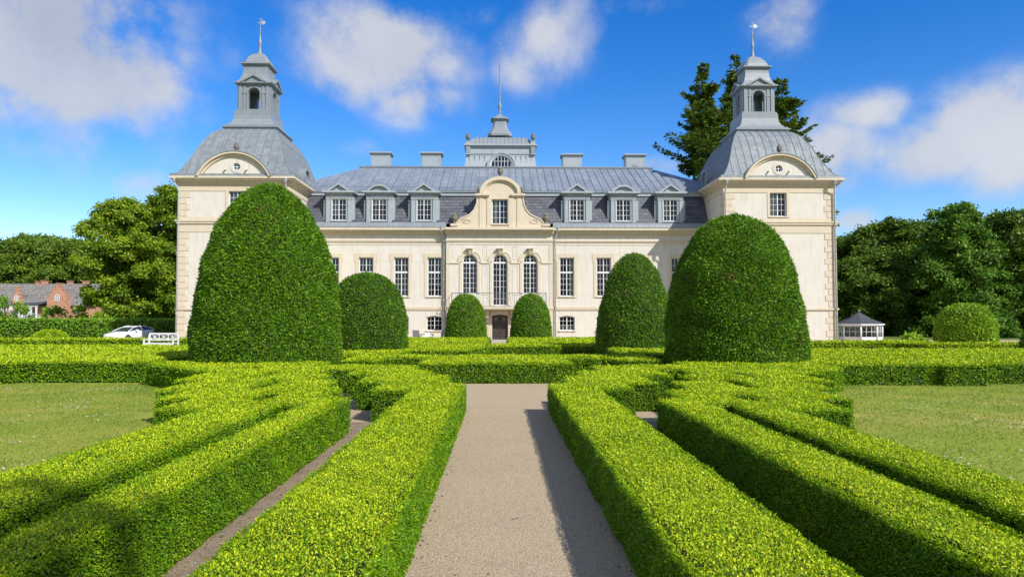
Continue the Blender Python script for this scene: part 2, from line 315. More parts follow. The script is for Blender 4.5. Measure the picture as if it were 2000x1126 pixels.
# ------------------------------------------------------------------ ground
def sheet(name, x0, x1, y0, y1, z, m, nx=1):
    b = MB(); b.add([(x0, y0, z), (x1, y0, z), (x1, y1, z), (x0, y1, z)], [(0, 1, 2, 3)]); return tag(b.build(name, m), kind='structure')
sheet('ground', -900, 900, -400, 1500, 0, 'field')
sheet('lawn', -45, -3.6, -6, 22.9, .004, 'lawn')
sheet('lawn', 3.8, 45, -6, 22.9, .004, 'lawn')
sheet('gravel_court', -60, 60, 22.9, 60, .004, 'gravel'); sheet('gravel_court', -4.6, 5, 13, 22.9, .012, 'gravel')
sheet('soil_bed', -3.6, -.85, -6, 13, .008, 'soil')
sheet('soil_bed', 1.15, 3.8, -6, 13, .008, 'soil')
sheet('gravel_path', -.85, 1.15, -8, 13, .012, 'gravel')

# ------------------------------------------------------------------ clipped box hedges
def inpoly(X, Y, poly):
    c = np.zeros(X.shape, bool); n = len(poly)
    for i in range(n):
        x1, y1 = poly[i]; x2, y2 = poly[(i + 1) % n]
        c ^= ((y1 > Y) != (y2 > Y)) & (X < (x2 - x1) * (Y - y1) / ((y2 - y1) or 1e-9) + x1)
    return c
def lown(x, y, s=1.0, seed=0.):
    return (np.sin(x * 2.1 * s + seed) * np.cos(y * 1.7 * s + 1.3 * seed) + .6 * np.sin(x * 4.7 * s + y * 3.9 * s + seed) + .4 * np.sin(x * 9.1 * s - y * 8.3 * s + 2 * seed)) / 2
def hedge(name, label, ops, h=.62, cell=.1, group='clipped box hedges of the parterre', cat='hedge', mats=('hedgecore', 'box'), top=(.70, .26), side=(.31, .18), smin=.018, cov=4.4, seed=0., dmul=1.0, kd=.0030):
    xs = [p[0] for o in ops if o[0] == '+' for p in (o[1] if len(o[1]) > 4 or isinstance(o[1][0], tuple) else [(o[1][0], 0), (o[1][1], 0)])]
    ys = [p[1] for o in ops if o[0] == '+' for p in (o[1] if len(o[1]) > 4 or isinstance(o[1][0], tuple) else [(0, o[1][2]), (0, o[1][3])])]
    x0, x1, y0, y1 = min(xs) - cell, max(xs) + cell, min(ys) - cell, max(ys) + cell
    nx = int((x1 - x0) / cell) + 1; ny = int((y1 - y0) / cell) + 1
    gx = x0 + (np.arange(nx) + .5) * cell; gy = y0 + (np.arange(ny) + .5) * cell; X, Y = np.meshgrid(gx, gy, indexing='ij')
    mk = np.zeros(X.shape, bool)
    for s, g in ops:
        if s == '-' and not isinstance(g[0], tuple):
            wx, wy = (.08, 0) if g[1] - g[0] < g[3] - g[2] else (0, .075); g = (g[0] - wx, g[1] + wx, g[2] - wy, g[3] + wy)
        r = inpoly(X, Y, g) if isinstance(g[0], tuple) else (X > g[0]) & (X < g[1]) & (Y > g[2]) & (Y < g[3])
        mk = (mk | r) if s == '+' else (mk & ~r)
    I, J = np.nonzero(mk); pad = np.pad(mk, 1)
    lev = np.zeros(mk.shape); er = mk.copy(); nst = max(1, int(.14 / cell))
    for _ in range(nst):
        q_ = np.pad(er, 1); er = er & q_[2:, 1:-1] & q_[:-2, 1:-1] & q_[1:-1, 2:] & q_[1:-1, :-2]; lev += er
    lev = (1 - lev / nst)[I, J]
    hb = h - .055
    hf = lambda x, y: lown(x, y, 1, seed) * .022 + lown(x, y, 2.7, seed + 1) * .008
    # body: columns of top quads + exposed sides
    bv = []; bf = []
    X0 = x0 + I * cell; Y0 = y0 + J * cell
    def quads(a, b, c, d):
        n = len(a)
        if n == 0: return
        base = sum(len(v) for v in bv); bv.append(np.stack([a, b, c, d], 1).reshape(-1, 3)); bf.append(base + np.arange(n * 4).reshape(-1, 4))
    def p3(x, y, z): return np.stack([x, y, np.broadcast_to(z, x.shape)], 1)
    quads(p3(X0, Y0, hb - lev * .035), p3(X0 + cell, Y0, hb - lev * .035), p3(X0 + cell, Y0 + cell, hb - lev * .035), p3(X0, Y0 + cell, hb - lev * .035))
    P_, A_, N_, S_, T_ = [], [], [], [], []
    def size(x, y): return np.maximum(smin, kd * np.hypot(x, y) ** .95)
    def emit(px, py, pz, nrm, tm, nfrac):
        s = size(px, py) * rng.uniform(.7, 1.35, len(px)); P = np.stack([px, py, pz], 1)
        A = unit(nrm * .38 + rng.normal(0, .55, P.shape)); sign = np.sign((A * nrm).sum(1)); sign[sign == 0] = 1; A *= sign[:, None]
        P_.append(P); A_.append(A); N_.append(np.broadcast_to(nrm, P.shape)); S_.append(s)
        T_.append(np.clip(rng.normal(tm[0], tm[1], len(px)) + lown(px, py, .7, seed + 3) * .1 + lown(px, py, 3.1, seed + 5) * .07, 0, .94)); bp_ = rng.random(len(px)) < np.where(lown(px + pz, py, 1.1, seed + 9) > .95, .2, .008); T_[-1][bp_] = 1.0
    # top leaves
    cx, cy = X0 + cell / 2, Y0 + cell / 2
    lam = cov / size(cx, cy) ** 2 * cell * cell * dmul * np.where((cy < 2.4) | (abs(cx) > cy * .85 + 2.5), .12, 1)
    cnt = rng.poisson(lam); k = np.repeat(np.arange(len(I)), cnt)
    px = X0[k] + rng.uniform(0, cell, len(k)); py = Y0[k] + rng.uniform(0, cell, len(k))
    # round the top edge a little
    e = np.zeros(len(k)); 
    for di, dj in ((1, 0), (-1, 0), (0, 1), (0, -1)):
        out = ~pad[I[k] + 1 + di, J[k] + 1 + dj]
        dd = (px - X0[k]) if di == -1 else (X0[k] + cell - px) if di == 1 else (py - Y0[k]) if dj == -1 else (Y0[k] + cell - py)
        e = np.maximum(e, np.where(out, 1 - dd / cell, 0))
    pz = h + hf(px, py) - .03 + rng.normal(0, .013, len(k)) - e ** 2 * .03 - lev[k] ** 2 * .03
    sprig = rng.random(len(k)) < .03; pz[sprig] += rng.uniform(.005, .04, sprig.sum())
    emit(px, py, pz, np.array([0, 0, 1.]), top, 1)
    # sides
    for di, dj in ((1, 0), (-1, 0), (0, 1), (0, -1)):
        sel = ~pad[I + 1 + di, J + 1 + dj]; ii, jj = X0[sel], Y0[sel]
        if di: xa = ii + (cell if di == 1 else 0); a = p3(xa, jj, 0); b = p3(xa, jj + cell, 0)
        else: ya = jj + (cell if dj == 1 else 0); a = p3(ii, ya, 0); b = p3(ii + cell, ya, 0)
        at2, bt2 = a.copy(), b.copy(); at2[:, 2] = hb + hf(a[:, 0], a[:, 1]); bt2[:, 2] = hb + hf(b[:, 0], b[:, 1])
        sh_ = np.array([di, dj, 0.])[None] * .05; quads(a - sh_, b - sh_, bt2 - sh_, at2 - sh_)
        if dj == 1 : dens = .35
        else: dens = 1
        lam = cov / size(ii, jj) ** 2 * cell * h * dens * dmul * np.where((jj < 2.4) | (abs(ii) > jj * .85 + 2.5), .12, 1); cnt = rng.poisson(lam); k = np.repeat(np.arange(len(ii)), cnt)
        t = rng.random(len(k))[:, None]; q = a[k] * (1 - t) + b[k] * t; z = rng.uniform(.015, h - .02, len(k))
        lump = lown(q[:, 0] + q[:, 1], z * 2, 2.2, seed) * .022 + rng.normal(0, .008, len(k)) - .004 - .02 * (z < .06) - .02 * np.clip((z - h + .1) / .1, 0, 1) ** 2
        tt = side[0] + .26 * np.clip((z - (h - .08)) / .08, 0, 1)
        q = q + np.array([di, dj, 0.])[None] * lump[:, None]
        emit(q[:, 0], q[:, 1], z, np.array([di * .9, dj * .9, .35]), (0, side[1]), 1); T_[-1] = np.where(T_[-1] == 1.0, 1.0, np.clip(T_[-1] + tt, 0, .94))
    P, A, Nn, S, T = map(np.concatenate, (P_, A_, N_, S_, T_))
    LV = leafarrays(P, A, Nn, S, .55)
    o = bigmesh(name, np.concatenate(bv), np.concatenate(bf), LV, T, mats, None, ((min(xs) + max(xs)) / 2, (min(ys) + max(ys)) / 2, 0))
    return tag(o, label, cat, group)
XM = .15
def mir(ops):
    out = []
    for s, g in ops:
        if isinstance(g[0], tuple): out.append((s, [(2 * XM - x, y) for x, y in g]))
        else: out.append((s, (2 * XM - g[1], 2 * XM - g[0], g[2], g[3])))
    return out
A = [('+', [(-.70, -2), (-.70, 14.2), (-1.08, 14.2), (-1.08, 16), (-1.62, 16), (-1.62, 17.6), (-2.2, 17.6), (-2.2, 19.5), (-4.7, 19.5), (-4.7, 18.2), (-3.5, 18.2), (-3.5, 16.6), (-2.87, 16.6),
            (-2.87, 14.7), (-2.3, 14.7), (-2.3, 13), (-1.56, 13), (-1.56, -2)])]
hedge('box_hedge', 'long clipped box hedge along the left edge of the gravel path', A, .62, .06, seed=1.)
AR = [('+', [(1.0, -2), (1.0, 14.3), (1.4, 14.3), (1.4, 15.7), (1.92, 15.7), (1.92, 17.5), (2.48, 17.5), (2.48, 19.5), (5.0, 19.5), (5.0, 18.2), (3.95, 18.2), (3.95, 16.2), (3.22, 16.2), (3.22, 14.4), (2.5, 14.4), (2.5, 13.2), (1.83, 13.2), (1.83, -2)])]
hedge('box_hedge', 'long clipped box hedge on the right of the path, shading the gravel', AR, .61, .06, seed=2.)
CL = [('+', [(-2.48, -2), (-2.48, 11.8), (-2.87, 11.8), (-2.87, 13.2), (-3.35, 13.2), (-3.35, 14.9), (-3.85, 14.9), (-3.85, 16.4), (-4.35, 16.4), (-4.35, 19.0), (-4.9, 19.0), (-4.9, 20.9), (-9.9, 20.9), (-9.9, 20.3), (-6.9, 17.3), (-6.75, 17.3), (-6.75, 14.9),
             (-6.1, 14.9), (-6.1, 12.9), (-5.5, 12.9), (-5.5, 11.6), (-4.85, 11.6), (-4.85, 10.2), (-4.13, 10.2), (-4.13, -2)]),
      ('-', (-3.22, -3.04, -3, 10.8)), ('-', (-3.92, -3.76, 11.3, 12.4)), ('-', (-4.6, -4.42, 13.0, 14.9)), ('-', (-5.4, -5.2, 15.4, 17)), ('-', (-3.0, -2.8, 9.3, 9.5)), ('-', (-5.6, -4.9, 14.2, 14.32)), ('-', (-7.4, -5.8, 18.2, 18.35))]
hedge('box_hedge', 'broad stepped box hedge from the tallest yew to the lower left corner', CL, .63, .06, seed=3.)
CR = [('+', [(2.6, -2), (2.6, 11.7), (3.0, 11.7), (3.0, 13.0), (3.55, 13.0), (3.55, 14.7), (4.15, 14.7), (4.15, 16.4), (4.65, 16.4), (4.65, 19.0), (5.1, 19.0), (5.1, 20.9), (9.0, 20.9), (9.0, 18.6), (8.3, 17.6), (6.95, 16.6), (6.95, 14.6),
             (6.2, 14.6), (6.2, 13.2), (5.7, 13.2), (5.7, 11.5), (5.05, 11.5), (5.05, 10.2), (4.15, 10.2), (4.15, -2)]),
      ('-', (3.3, 3.47, -3, 10.9)), ('-', (4.02, 4.18, 11.2, 12.2)), ('-', (4.72, 4.9, 13.2, 15.2)), ('-', (5.55, 5.7, 15.5, 17)), ('-', (6.1, 7.6, 18.1, 18.25))]
hedge('box_hedge', 'broad stepped box hedge from the large right yew to the lower right corner', CR, .61, .06, seed=4.)
FR = [('+', (-2.25, 2.15, 20.5, 22.0)), ('+', (-4.8, 5.0, 21.9, 24.6)), ('-', [(-3.9, 21.8), (-2.2, 21.8), (-2.2, 22.7), (-2.7, 23.0), (-3.5, 22.9)]), ('-', [(2.1, 21.8), (3.9, 21.8), (3.6, 22.8), (2.7, 23.0), (2.1, 22.7)]), ('-', (-4.6, -2.6, 23.1, 23.25)), ('-', (2.6, 4.9, 23.2, 23.35))]
hedge('box_hedge', 'straight box hedge closing the far end of the gravel path', FR, .62, .1, seed=5.)
GL = [('+', (-12, -3.6, 24.9, 29)), ('+', [(-12, 29), (-1.3, 29), (-.45, 33.4), (-.45, 35.5), (-12, 35.5)]), ('-', (-7, -4.0, 26.4, 26.6)), ('-', (-9, -2.5, 31.4, 31.6)), ('-', (-6, -1.2, 33.6, 33.8))]
hedge('box_hedge', 'low box hedge block round the foot of the wide middle left yew', GL, .6, .12, seed=6.)
GR = [('+', (-.43, 4.9, 33.2, 35.4)), ('+', (4.7, 13, 25.9, 35.4)), ('-', (4.6, 6.2, 28.2, 28.4)), ('-', (6.5, 12, 27.4, 27.6)), ('-', (5.5, 10.5, 30.2, 30.4)), ('-', (1.8, 5.8, 34.1, 34.3))]
hedge('box_hedge', 'low box hedge block round the foot of the middle right yew', GR, .6, .12, seed=7.)
HL = [('+', (-12.5, -.62, 37.3, 46)), ('-', (-9, -2.0, 39.6, 39.85)), ('-', (-6, -3.4, 41.5, 41.8)), ('-', (-3.6, -1.8, 43.2, 43.6)), ('-', (-11, -5, 43.6, 43.85)), ('-', (-2.4, -1.4, 38.6, 38.9))]
hedge('box_hedge', 'farthest low box hedge left of the door, under the small left yew', HL, .6, .14, seed=8.)
HR = [('+', (.55, 12.5, 37.3, 46)), ('-', (2, 9.0, 39.8, 40.05)), ('-', (3.4, 6, 42, 42.3)), ('-', (1.8, 3.6, 44.0, 44.5)), ('-', (5, 11, 44.6, 44.9)), ('-', (1.2, 2.4, 38.9, 39.15))]
hedge('box_hedge', 'farthest low box hedge right of the door, under the small right yew', HR, .6, .14, seed=9.)
DL = [('+', (-13.9, -9.9, 21.0, 27.6)), ('+', (-15.4, -13.9, 20.7, 27.6)), ('+', (-42, -15.4, 21.6, 27.6)), ('+', (-42, -9.9, 27.6, 33)), ('-', (-40, -11, 27.9, 28.15)), ('-', (-26, -12, 24.6, 24.75)), ('-', (-38, -30, 25.2, 25.4)), ('-', (-40, -14, 30.5, 30.8)), ('-', (-17, -11, 31.7, 31.9)), ('-', (-10.4, -9.9, 21.0, 24)), ('+', (-12, -9.9, 24, 27))]
hedge('box_hedge', 'wide box hedge rows behind the left lawn', DL, .63, .12, seed=10.)
DR = [('+', (9.1, 12.3, 19.8, 29)), ('+', (12.3, 13.5, 19.55, 29)), ('+', (13.5, 44, 20.2, 29)), ('-', (11, 30, 21.9, 22.05)), ('-', (10, 19, 23.8, 23.95)), ('-', (21, 42, 24.2, 24.4)), ('-', (10, 36, 26.3, 26.55)), ('-', (12, 17, 28, 28.15))]
hedge('box_hedge', 'wide box hedge rows behind the right lawn', DR, .62, .12, seed=11.)
hedge('box_hedge', 'low border hedge behind the white bench, before the parked car', [('+', (-60, -15.5, 43.1, 44.2))], .62, .15, side=(.42, .15), seed=12.)
hedge('box_hedge', 'low border hedge in front of the summerhouse', [('+', (14.6, 22.2, 37.2, 38.4)), ('+', (21, 22.2, 34.5, 38.4)), ('+', (21, 26, 34.5, 35.6))], .64, .15, side=(.5, .15), seed=13.)
hedge('box_hedge', 'low border hedge at the foot of the round shrub, far right', [('+', (26.2, 45, 33.8, 35))], .62, .15, side=(.4, .15), seed=14.)
hedge('tall_hedge', 'tall green hedge behind the white car, before the brick house', [('+', (-75, -27, 60, 61.8))], 1.72, .3, mats=('yewcore', 'bush'), top=(.55, .2), side=(.33, .2), group=None, seed=15., kd=.0036, dmul=1.0)
hedge('tall_hedge', 'dark shaded hedge between the white car and the left tower', [('+', (-27, -20, 56.5, 58))], 1.6, .3, mats=('yewcore', 'yew'), top=(.4, .2), side=(.3, .2), group=None, seed=16., kd=.0036)

# ------------------------------------------------------------------ clipped yews
def dome_points(prof, n, lump, seed, cx, cy):
    """prof list of (r,z) bottom to top; sample n points on the surface of revolution"""
    pr = np.array(prof, float); seg = np.hypot(np.diff(pr[:, 0]), np.diff(pr[:, 1])); rm = (pr[1:, 0] + pr[:-1, 0]) / 2; a = seg * rm; a /= a.sum()
    k = rng.choice(len(a), n, p=a); t = rng.random(n); r0, r1 = pr[k, 0], pr[k + 1, 0]; r = r0 + (r1 - r0) * t; z = pr[k, 1] + (pr[k + 1, 1] - pr[k, 1]) * t
    th = rng.uniform(0, 2 * np.pi, n); nr = (pr[k + 1, 1] - pr[k, 1]) / seg[k]; nz_ = -(pr[k + 1, 0] - pr[k, 0]) / seg[k]
    Nn = np.stack([np.cos(th) * nr, np.sin(th) * nr, nz_], 1)
    d = lump * (np.sin(th * 5 + z * 1.7 + seed) * .5 + np.sin(th * 11 - z * 4.1 + seed) * .35 + np.sin(z * 6 + th * 3 + seed) * .3)
    return np.stack([cx + np.cos(th) * r, cy + np.sin(th) * r, z], 1) + Nn * d[:, None], Nn, th
def topiary(name, label, prof, Y, cx, s, n, group='clipped yew domes', mats=('yewcore', 'yew'), tint=(.5, .2), lump=.04, cat='topiary', wd=.3, droop=.25, seed=0., shag=1.0):
    # smooth profile
    pr = []
    for i in range(len(prof) - 1):
        p0 = prof[max(i - 1, 0)]; p1 = prof[i]; p2 = prof[i + 1]; p3_ = prof[min(i + 2, len(prof) - 1)]
        for t in (0, .25, .5, .75): pr.append(tuple(.5 * ((2 * p1[k]) + (-p0[k] + p2[k]) * t + (2 * p0[k] - 5 * p1[k] + 4 * p2[k] - p3_[k]) * t * t + (-p0[k] + 3 * p1[k] - 3 * p2[k] + p3_[k]) * t ** 3) for k in (0, 1)))
    pr.append(prof[-1])
    ns = 40; bv = []; bf = []
    for r, z in pr:
        for i in range(ns):
            th = 2 * math.pi * i / ns; d = lump * (math.sin(th * 5 + z * 1.7 + seed) * .5 + math.sin(th * 11 - z * 4.1 + seed) * .35 + math.sin(z * 6 + th * 3 + seed) * .3); rr = max(r - .05 + d, .01)
            bv.append((cx + rr * math.cos(th), Y + rr * math.sin(th), z - (.04 if z > 1 else 0)))
    for j in range(len(pr) - 1):
        for i in range(ns): bf.append((j * ns + i, j * ns + (i + 1) % ns, (j + 1) * ns + (i + 1) % ns, (j + 1) * ns + i))
    P, Nn, th = dome_points(pr, n, lump, seed, cx, Y); P -= Nn * rng.uniform(-.01, .07, n)[:, None] * shag
    A_ = unit(Nn * .55 + rng.normal(0, .5, P.shape) + np.array([0, 0, -droop * .4])); sg = np.sign((A_ * Nn).sum(1)); A_ *= np.where(sg == 0, 1, sg)[:, None]
    S = s * rng.uniform(.6, 1.4, n) * np.where(rng.random(n) < .02, 1.5, 1)
    # patches: small scale clumps of fresher growth
    cl = lown(P[:, 0] * 3 + P[:, 1] * 2, P[:, 2] * 3.3, 1.3, seed) * .13
    T = np.clip(rng.normal(tint[0], tint[1], n) + cl, 0, .9); bp_ = (lown(P[:, 0] + P[:, 1], P[:, 2] * 1.3, .8, seed * 2.3 + 1) > .72) & (rng.random(n) < .3); T[bp_] = 1.0
    LV = leafarrays(P, A_, Nn, S, wd)
    o = bigmesh(name, bv, bf, LV, T, mats, None, (cx, Y, 0), True); return tag(o, label, cat, group)
def pxprof(rows, Y, pcx):   # rows (half width px, py) -> metres
    k = Y / F; return [(max(hw * k, .02), az(py, Y)) for hw, py in rows]
T1 = [(146, 713), (146, 690), (145, 650), (142, 610), (137, 570), (129, 530), (117, 490), (100, 450), (81, 417), (59, 391), (37, 374), (17, 366), (1, 364)]
def yprof(rows, Y): 
    p = [(q_ * .95 - .03 if q_ > .1 else q_, w_) for q_, w_ in pxprof(rows, Y, 0)]; return [(p[0][0], 0.0), (p[0][0], .35)] + p[1:]
topiary('clipped_yew', 'tallest clipped yew dome, rising in front of the left tower', yprof(T1, 22.3), 22.3, ax(524, 22.3), .082, 165000, seed=1., lump=.065, tint=(.56, .2))
T2 = [(141, 713), (141, 690), (138, 650), (134, 610), (128, 570), (118, 530), (101, 490), (81, 460), (58, 440), (36, 428), (16, 423), (1, 422)]
topiary('clipped_yew', 'large clipped yew dome in front of the right tower', yprof(T2, 22.3), 22.3, ax(1434, 22.3), .082, 150000, seed=2., lump=.065, tint=(.56, .2))
T3 = [(83, 683), (83, 660), (81, 630), (75, 600), (65, 573), (50, 552), (32, 540), (14, 535), (1, 534)]
topiary('clipped_yew', 'wide low clipped yew dome half behind the tallest dome on the left', yprof(T3, 30), 30, ax(717, 30), .085, 52000, seed=3., tint=(.5, .18))
T4 = [(79, 683), (78, 660), (76, 630), (71, 600), (62, 570), (52, 541), (38, 517), (22, 501), (8, 496), (1, 495)]
topiary('clipped_yew', 'egg shaped clipped yew dome right of the centre, before the lower right windows', yprof(T4, 32), 32, ax(1239, 32), .085, 56000, seed=4., tint=(.54, .18))
T5 = [(43, 672), (42, 650), (40, 630), (36, 608), (28, 590), (17, 579), (7, 575), (1, 574)]
topiary('clipped_yew', 'small clipped yew dome left of the palace door', yprof(T5, 46.5), 46.5, ax(910, 46.5), .11, 22000, seed=5., lump=.02, tint=(.66, .16))
topiary('clipped_yew', 'small clipped yew dome right of the palace door', yprof(T5, 46.5), 46.5, ax(1037, 46.5), .11, 22000, seed=6., lump=.02, tint=(.64, .16))
T7 = [(52, 684), (55, 662), (54, 640), (47, 618), (33, 602), (14, 596), (1, 595)]
topiary('round_shrub', 'loosely clipped round shrub, bright green, before the dark woods on the right', yprof(T7, 44), 44, ax(1885, 44), .16, 20000, group=None, mats=('yewcore', 'bush'), tint=(.68, .2), lump=.07, cat='shrub', wd=.5, seed=7., shag=1.5)
T8 = [(33, 676), (33, 664), (29, 654), (18, 647), (7, 645), (1, 644)]
topiary('round_shrub', 'low golden green dome shrub before the tall hedge on the left', yprof(T8, 47), 47, ax(100, 47), .12, 9000, group=None, mats=('yewcore', 'box'), tint=(.6, .15), lump=.03, cat='shrub', seed=8.)
T9 = [(60, 700), (60, 690), (58, 670), (50, 650), (30, 632), (10, 624), (1, 623)]
topiary('clipped_yew', 'clipped yew dome cut off by the right edge of the photo', yprof(T9, 31), 31, ax(2056, 31), .12, 9000, seed=9.)
TB = [(20, 672), (20, 668), (17, 662), (10, 658), (1, 656)]
topiary('leafy_bush', 'small leafy bush behind the border hedge on the right', yprof(TB, 40), 40, ax(1782, 40), .25, 900, group=None, mats=('yewcore', 'bush'), tint=(.75, .2), lump=.15, cat='shrub', seed=10., wd=.5, shag=3)

# ------------------------------------------------------------------ lawn grass and daisies
def inview(x, y): return abs(x) < y * .74 + 1.5
n = 260000
y = rng.uniform(0, 1, n) ** 1.5 * 16 + 4.6; x = rng.uniform(3.9, 17, n) * np.where(rng.random(n) < .5, -1, 1)
k = inview(x, y) & (y < 21.5) & ~((abs(x) < 5.5) & (y > 11)) & ~((abs(x) < 7) & (y > 13.5)); x, y = x[k], y[k]; n = len(x)
P = np.stack([x, y, np.full(n, .004)], 1); A_ = unit(rng.normal(0, .6, (n, 3)) * [1, 1, .2] + [0, 0, 1]); S = rng.uniform(.014, .034, n) * (1 + y / 22)
o = bigmesh('grass', np.zeros((0, 3)), np.zeros((0, 4)), leafarrays(P, A_, np.tile([0, -1., .3], (n, 1)), S, .22), np.clip(.42 + lown(x, y, .5, 2) * .32 + rng.normal(0, .14, n), 0, 1), ('grassblade', 'grassblade'))
tag(o, 'short dry green grass of the two lawns', 'grass', kind='stuff')
cs = []
for _ in range(70):
    s = -1 if rng.random() < .72 else 1; cyy = rng.uniform(7, 20); cxx = s * rng.uniform(4.8, cyy * .72 + 1); m = int(rng.uniform(4, 30)); cs.append(np.stack([rng.normal(cxx, .35, m), rng.normal(cyy, .25, m)], 1))
c = np.concatenate(cs); c = c[(abs(c[:, 0]) > 4.5) & ((abs(c[:, 0]) > 7.2) | (c[:, 1] < 10)) & (c[:, 1] < 20.5)]; m = len(c)
P = np.stack([c[:, 0], c[:, 1], rng.uniform(.03, .055, m)], 1); LV = []
for q in range(3):
    a = q * 2.1; ax_ = np.stack([np.full(m, math.cos(a)), np.full(m, math.sin(a)), np.zeros(m)], 1) + rng.normal(0, .15, (m, 3)); s_ = rng.uniform(.022, .034, m)
    LV.append(leafarrays(P - ax_ * s_[:, None] / 2 + [0, 0, q * .001], ax_, np.tile([0, 0, 1.], (m, 1)), s_, .6))
o = bigmesh('daisies', np.zeros((0, 3)), np.zeros((0, 4)), np.concatenate(LV), np.ones(3 * m), ('petal', 'petal')); tag(o, 'small white daisies scattered in the lawns', 'flowers', kind='stuff')
# pebbles and leaf litter on the path and in the bare strips
m = 6500; x = rng.uniform(-.68, .98, m); y = rng.uniform(0, 1, m) ** 1.4 * 10 + 3.4
q = rng.random(m) < .45; x[q] = np.where(rng.random(q.sum()) < .5, rng.uniform(-2.4, -1.63, q.sum()), rng.uniform(1.84, 2.58, q.sum()))
P = np.stack([x, y, np.full(m, .014)], 1); A_ = unit(rng.normal(0, 1, (m, 3)) * [1, 1, .15] + [0, 0, .05])
o = bigmesh('pebbles', np.zeros((0, 3)), np.zeros((0, 4)), leafarrays(P, A_, np.tile([0, 0, 1.], (m, 1)), rng.uniform(.006, .022, m), .7), rng.random(m), ('granite', 'granite')); tag(o, 'pebbles and dry litter on the gravel', 'pebbles', kind='stuff')

m = 900; x = rng.choice([-.66, .96, -2.42, -1.6], m) + rng.normal(0, .05, m); y = rng.uniform(0, 1, m) ** 1.3 * 12 + 3.2
x[:60] = rng.uniform(-.6, .9, 60)
P = np.stack([x, y, np.full(m, .02)], 1); A_ = unit(rng.normal(0, 1, (m, 3)) * [1, 1, .25])
o = bigmesh('leaf_litter', np.zeros((0, 3)), np.zeros((0, 4)), leafarrays(P, A_, np.tile([0, 0, 1.], (m, 1)), rng.uniform(.012, .04, m), .5), rng.random(m), ('bark', 'bark')); tag(o, 'dry brown leaves at the foot of the hedges', 'leaves', kind='stuff')

# ------------------------------------------------------------------ trees
def crown_leaves(clumps, per, size, flat=.6, tbase=.5, tvar=.22):
    P_, N_, T_ = [], [], []
    for (c, r, t) in clumps:
        m = max(8, int(per * r * r)); d = unit(rng.normal(0, 1, (m, 3))); d[:, 2] = np.where(d[:, 2] < -.3, -d[:, 2], d[:, 2]); rad = r * (1 - .45 * rng.random(m) ** 2)
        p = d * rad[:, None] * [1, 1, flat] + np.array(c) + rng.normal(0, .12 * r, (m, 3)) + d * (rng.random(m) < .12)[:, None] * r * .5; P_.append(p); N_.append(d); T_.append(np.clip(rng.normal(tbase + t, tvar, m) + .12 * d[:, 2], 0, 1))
    P, Nn, T = np.concatenate(P_), np.concatenate(N_), np.concatenate(T_); m = len(P)
    A_ = unit(Nn * .4 + rng.normal(0, .6, P.shape) + [0, 0, -.15]); return leafarrays(P, A_, unit(Nn + [0, 0, .6]), size * rng.uniform(.6, 1.4, m), .65), T
def broadleaf(name, label, cat, loc, H, Rr, lm, base=.1, ncl=90, per=220, size=.33, tbase=.5, group=None, shape='oval', seed=0, top_bias=0):
    g = np.random.default_rng(seed); root = empty(name, loc, label, cat, group)
    tk = MB(); pts = [(0, 0, -.1), (g.normal(0, .1), 0, H * .25), (g.normal(0, .2), g.normal(0, .2), H * .55), (g.normal(0, .3), 0, H * .85)]
    tk.tube(pts, .028 * H, 9, .006 * H); clumps = []
    for i in range(ncl):
        u = g.random(); z = base + (1 - base) * (u ** .85) * .96; 
        prof = math.sin(math.pi * min(1, (z - base) / (1 - base) * .86 + .12)) ** .55 if shape == 'oval' else (1 - z) ** .6 * 1.05 + .08
        a = g.uniform(0, 2 * math.pi); rr = Rr * prof * (1 + .16 * math.sin(3 * a + z * 9 + seed) + .12 * math.sin(5 * a - z * 17 + 2 * seed)) * (g.uniform(.5, 1.08) if i % 4 else g.uniform(.05, .5)) ; cr_ = Rr * g.uniform(.09, .19) * (.75 + .4 * prof)
        c = (math.cos(a) * rr, math.sin(a) * rr, z * H - cr_ * .3); clumps.append((c, cr_, g.normal(0, .1)))
        if i % 6 == 0:
            s = H * g.uniform(.2, .6); s = min(s, c[2] * .8); tk.tube([(0, 0, s), (c[0] * .5, c[1] * .5, (s + c[2]) * .52), c], .011 * H, 5, .003 * H)
    tk.build('trunk', 'bark', root)
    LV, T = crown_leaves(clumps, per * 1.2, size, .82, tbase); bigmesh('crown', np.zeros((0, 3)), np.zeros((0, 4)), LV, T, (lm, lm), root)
    return root
def atx(px, Y): return ax(px, Y, 500)
# left: two big limes beside the palace
broadleaf('lime_tree', 'tall bright green lime tree on the lawn between brick house and palace', 'tree', (atx(236, 74), 74, 0), az(384, 74), 3.7, 'lime', .06, 330, 700, .24, .6, 'tall trees left of the palace', seed=3)
broadleaf('lime_tree', 'tall green tree partly hidden by the left edge of the palace', 'tree', (atx(330, 79), 79, 0), az(362, 79), 3.7, 'lime', .06, 310, 650, .25, .5, 'tall trees left of the palace', seed=5)
broadleaf('lime_tree', 'dark green tree between the two tall lime trees and behind them', 'tree', (atx(275, 88), 88, 0), az(425, 88), 4.2, 'lime', .06, 200, 420, .32, .3, 'tall trees left of the palace', seed=6)
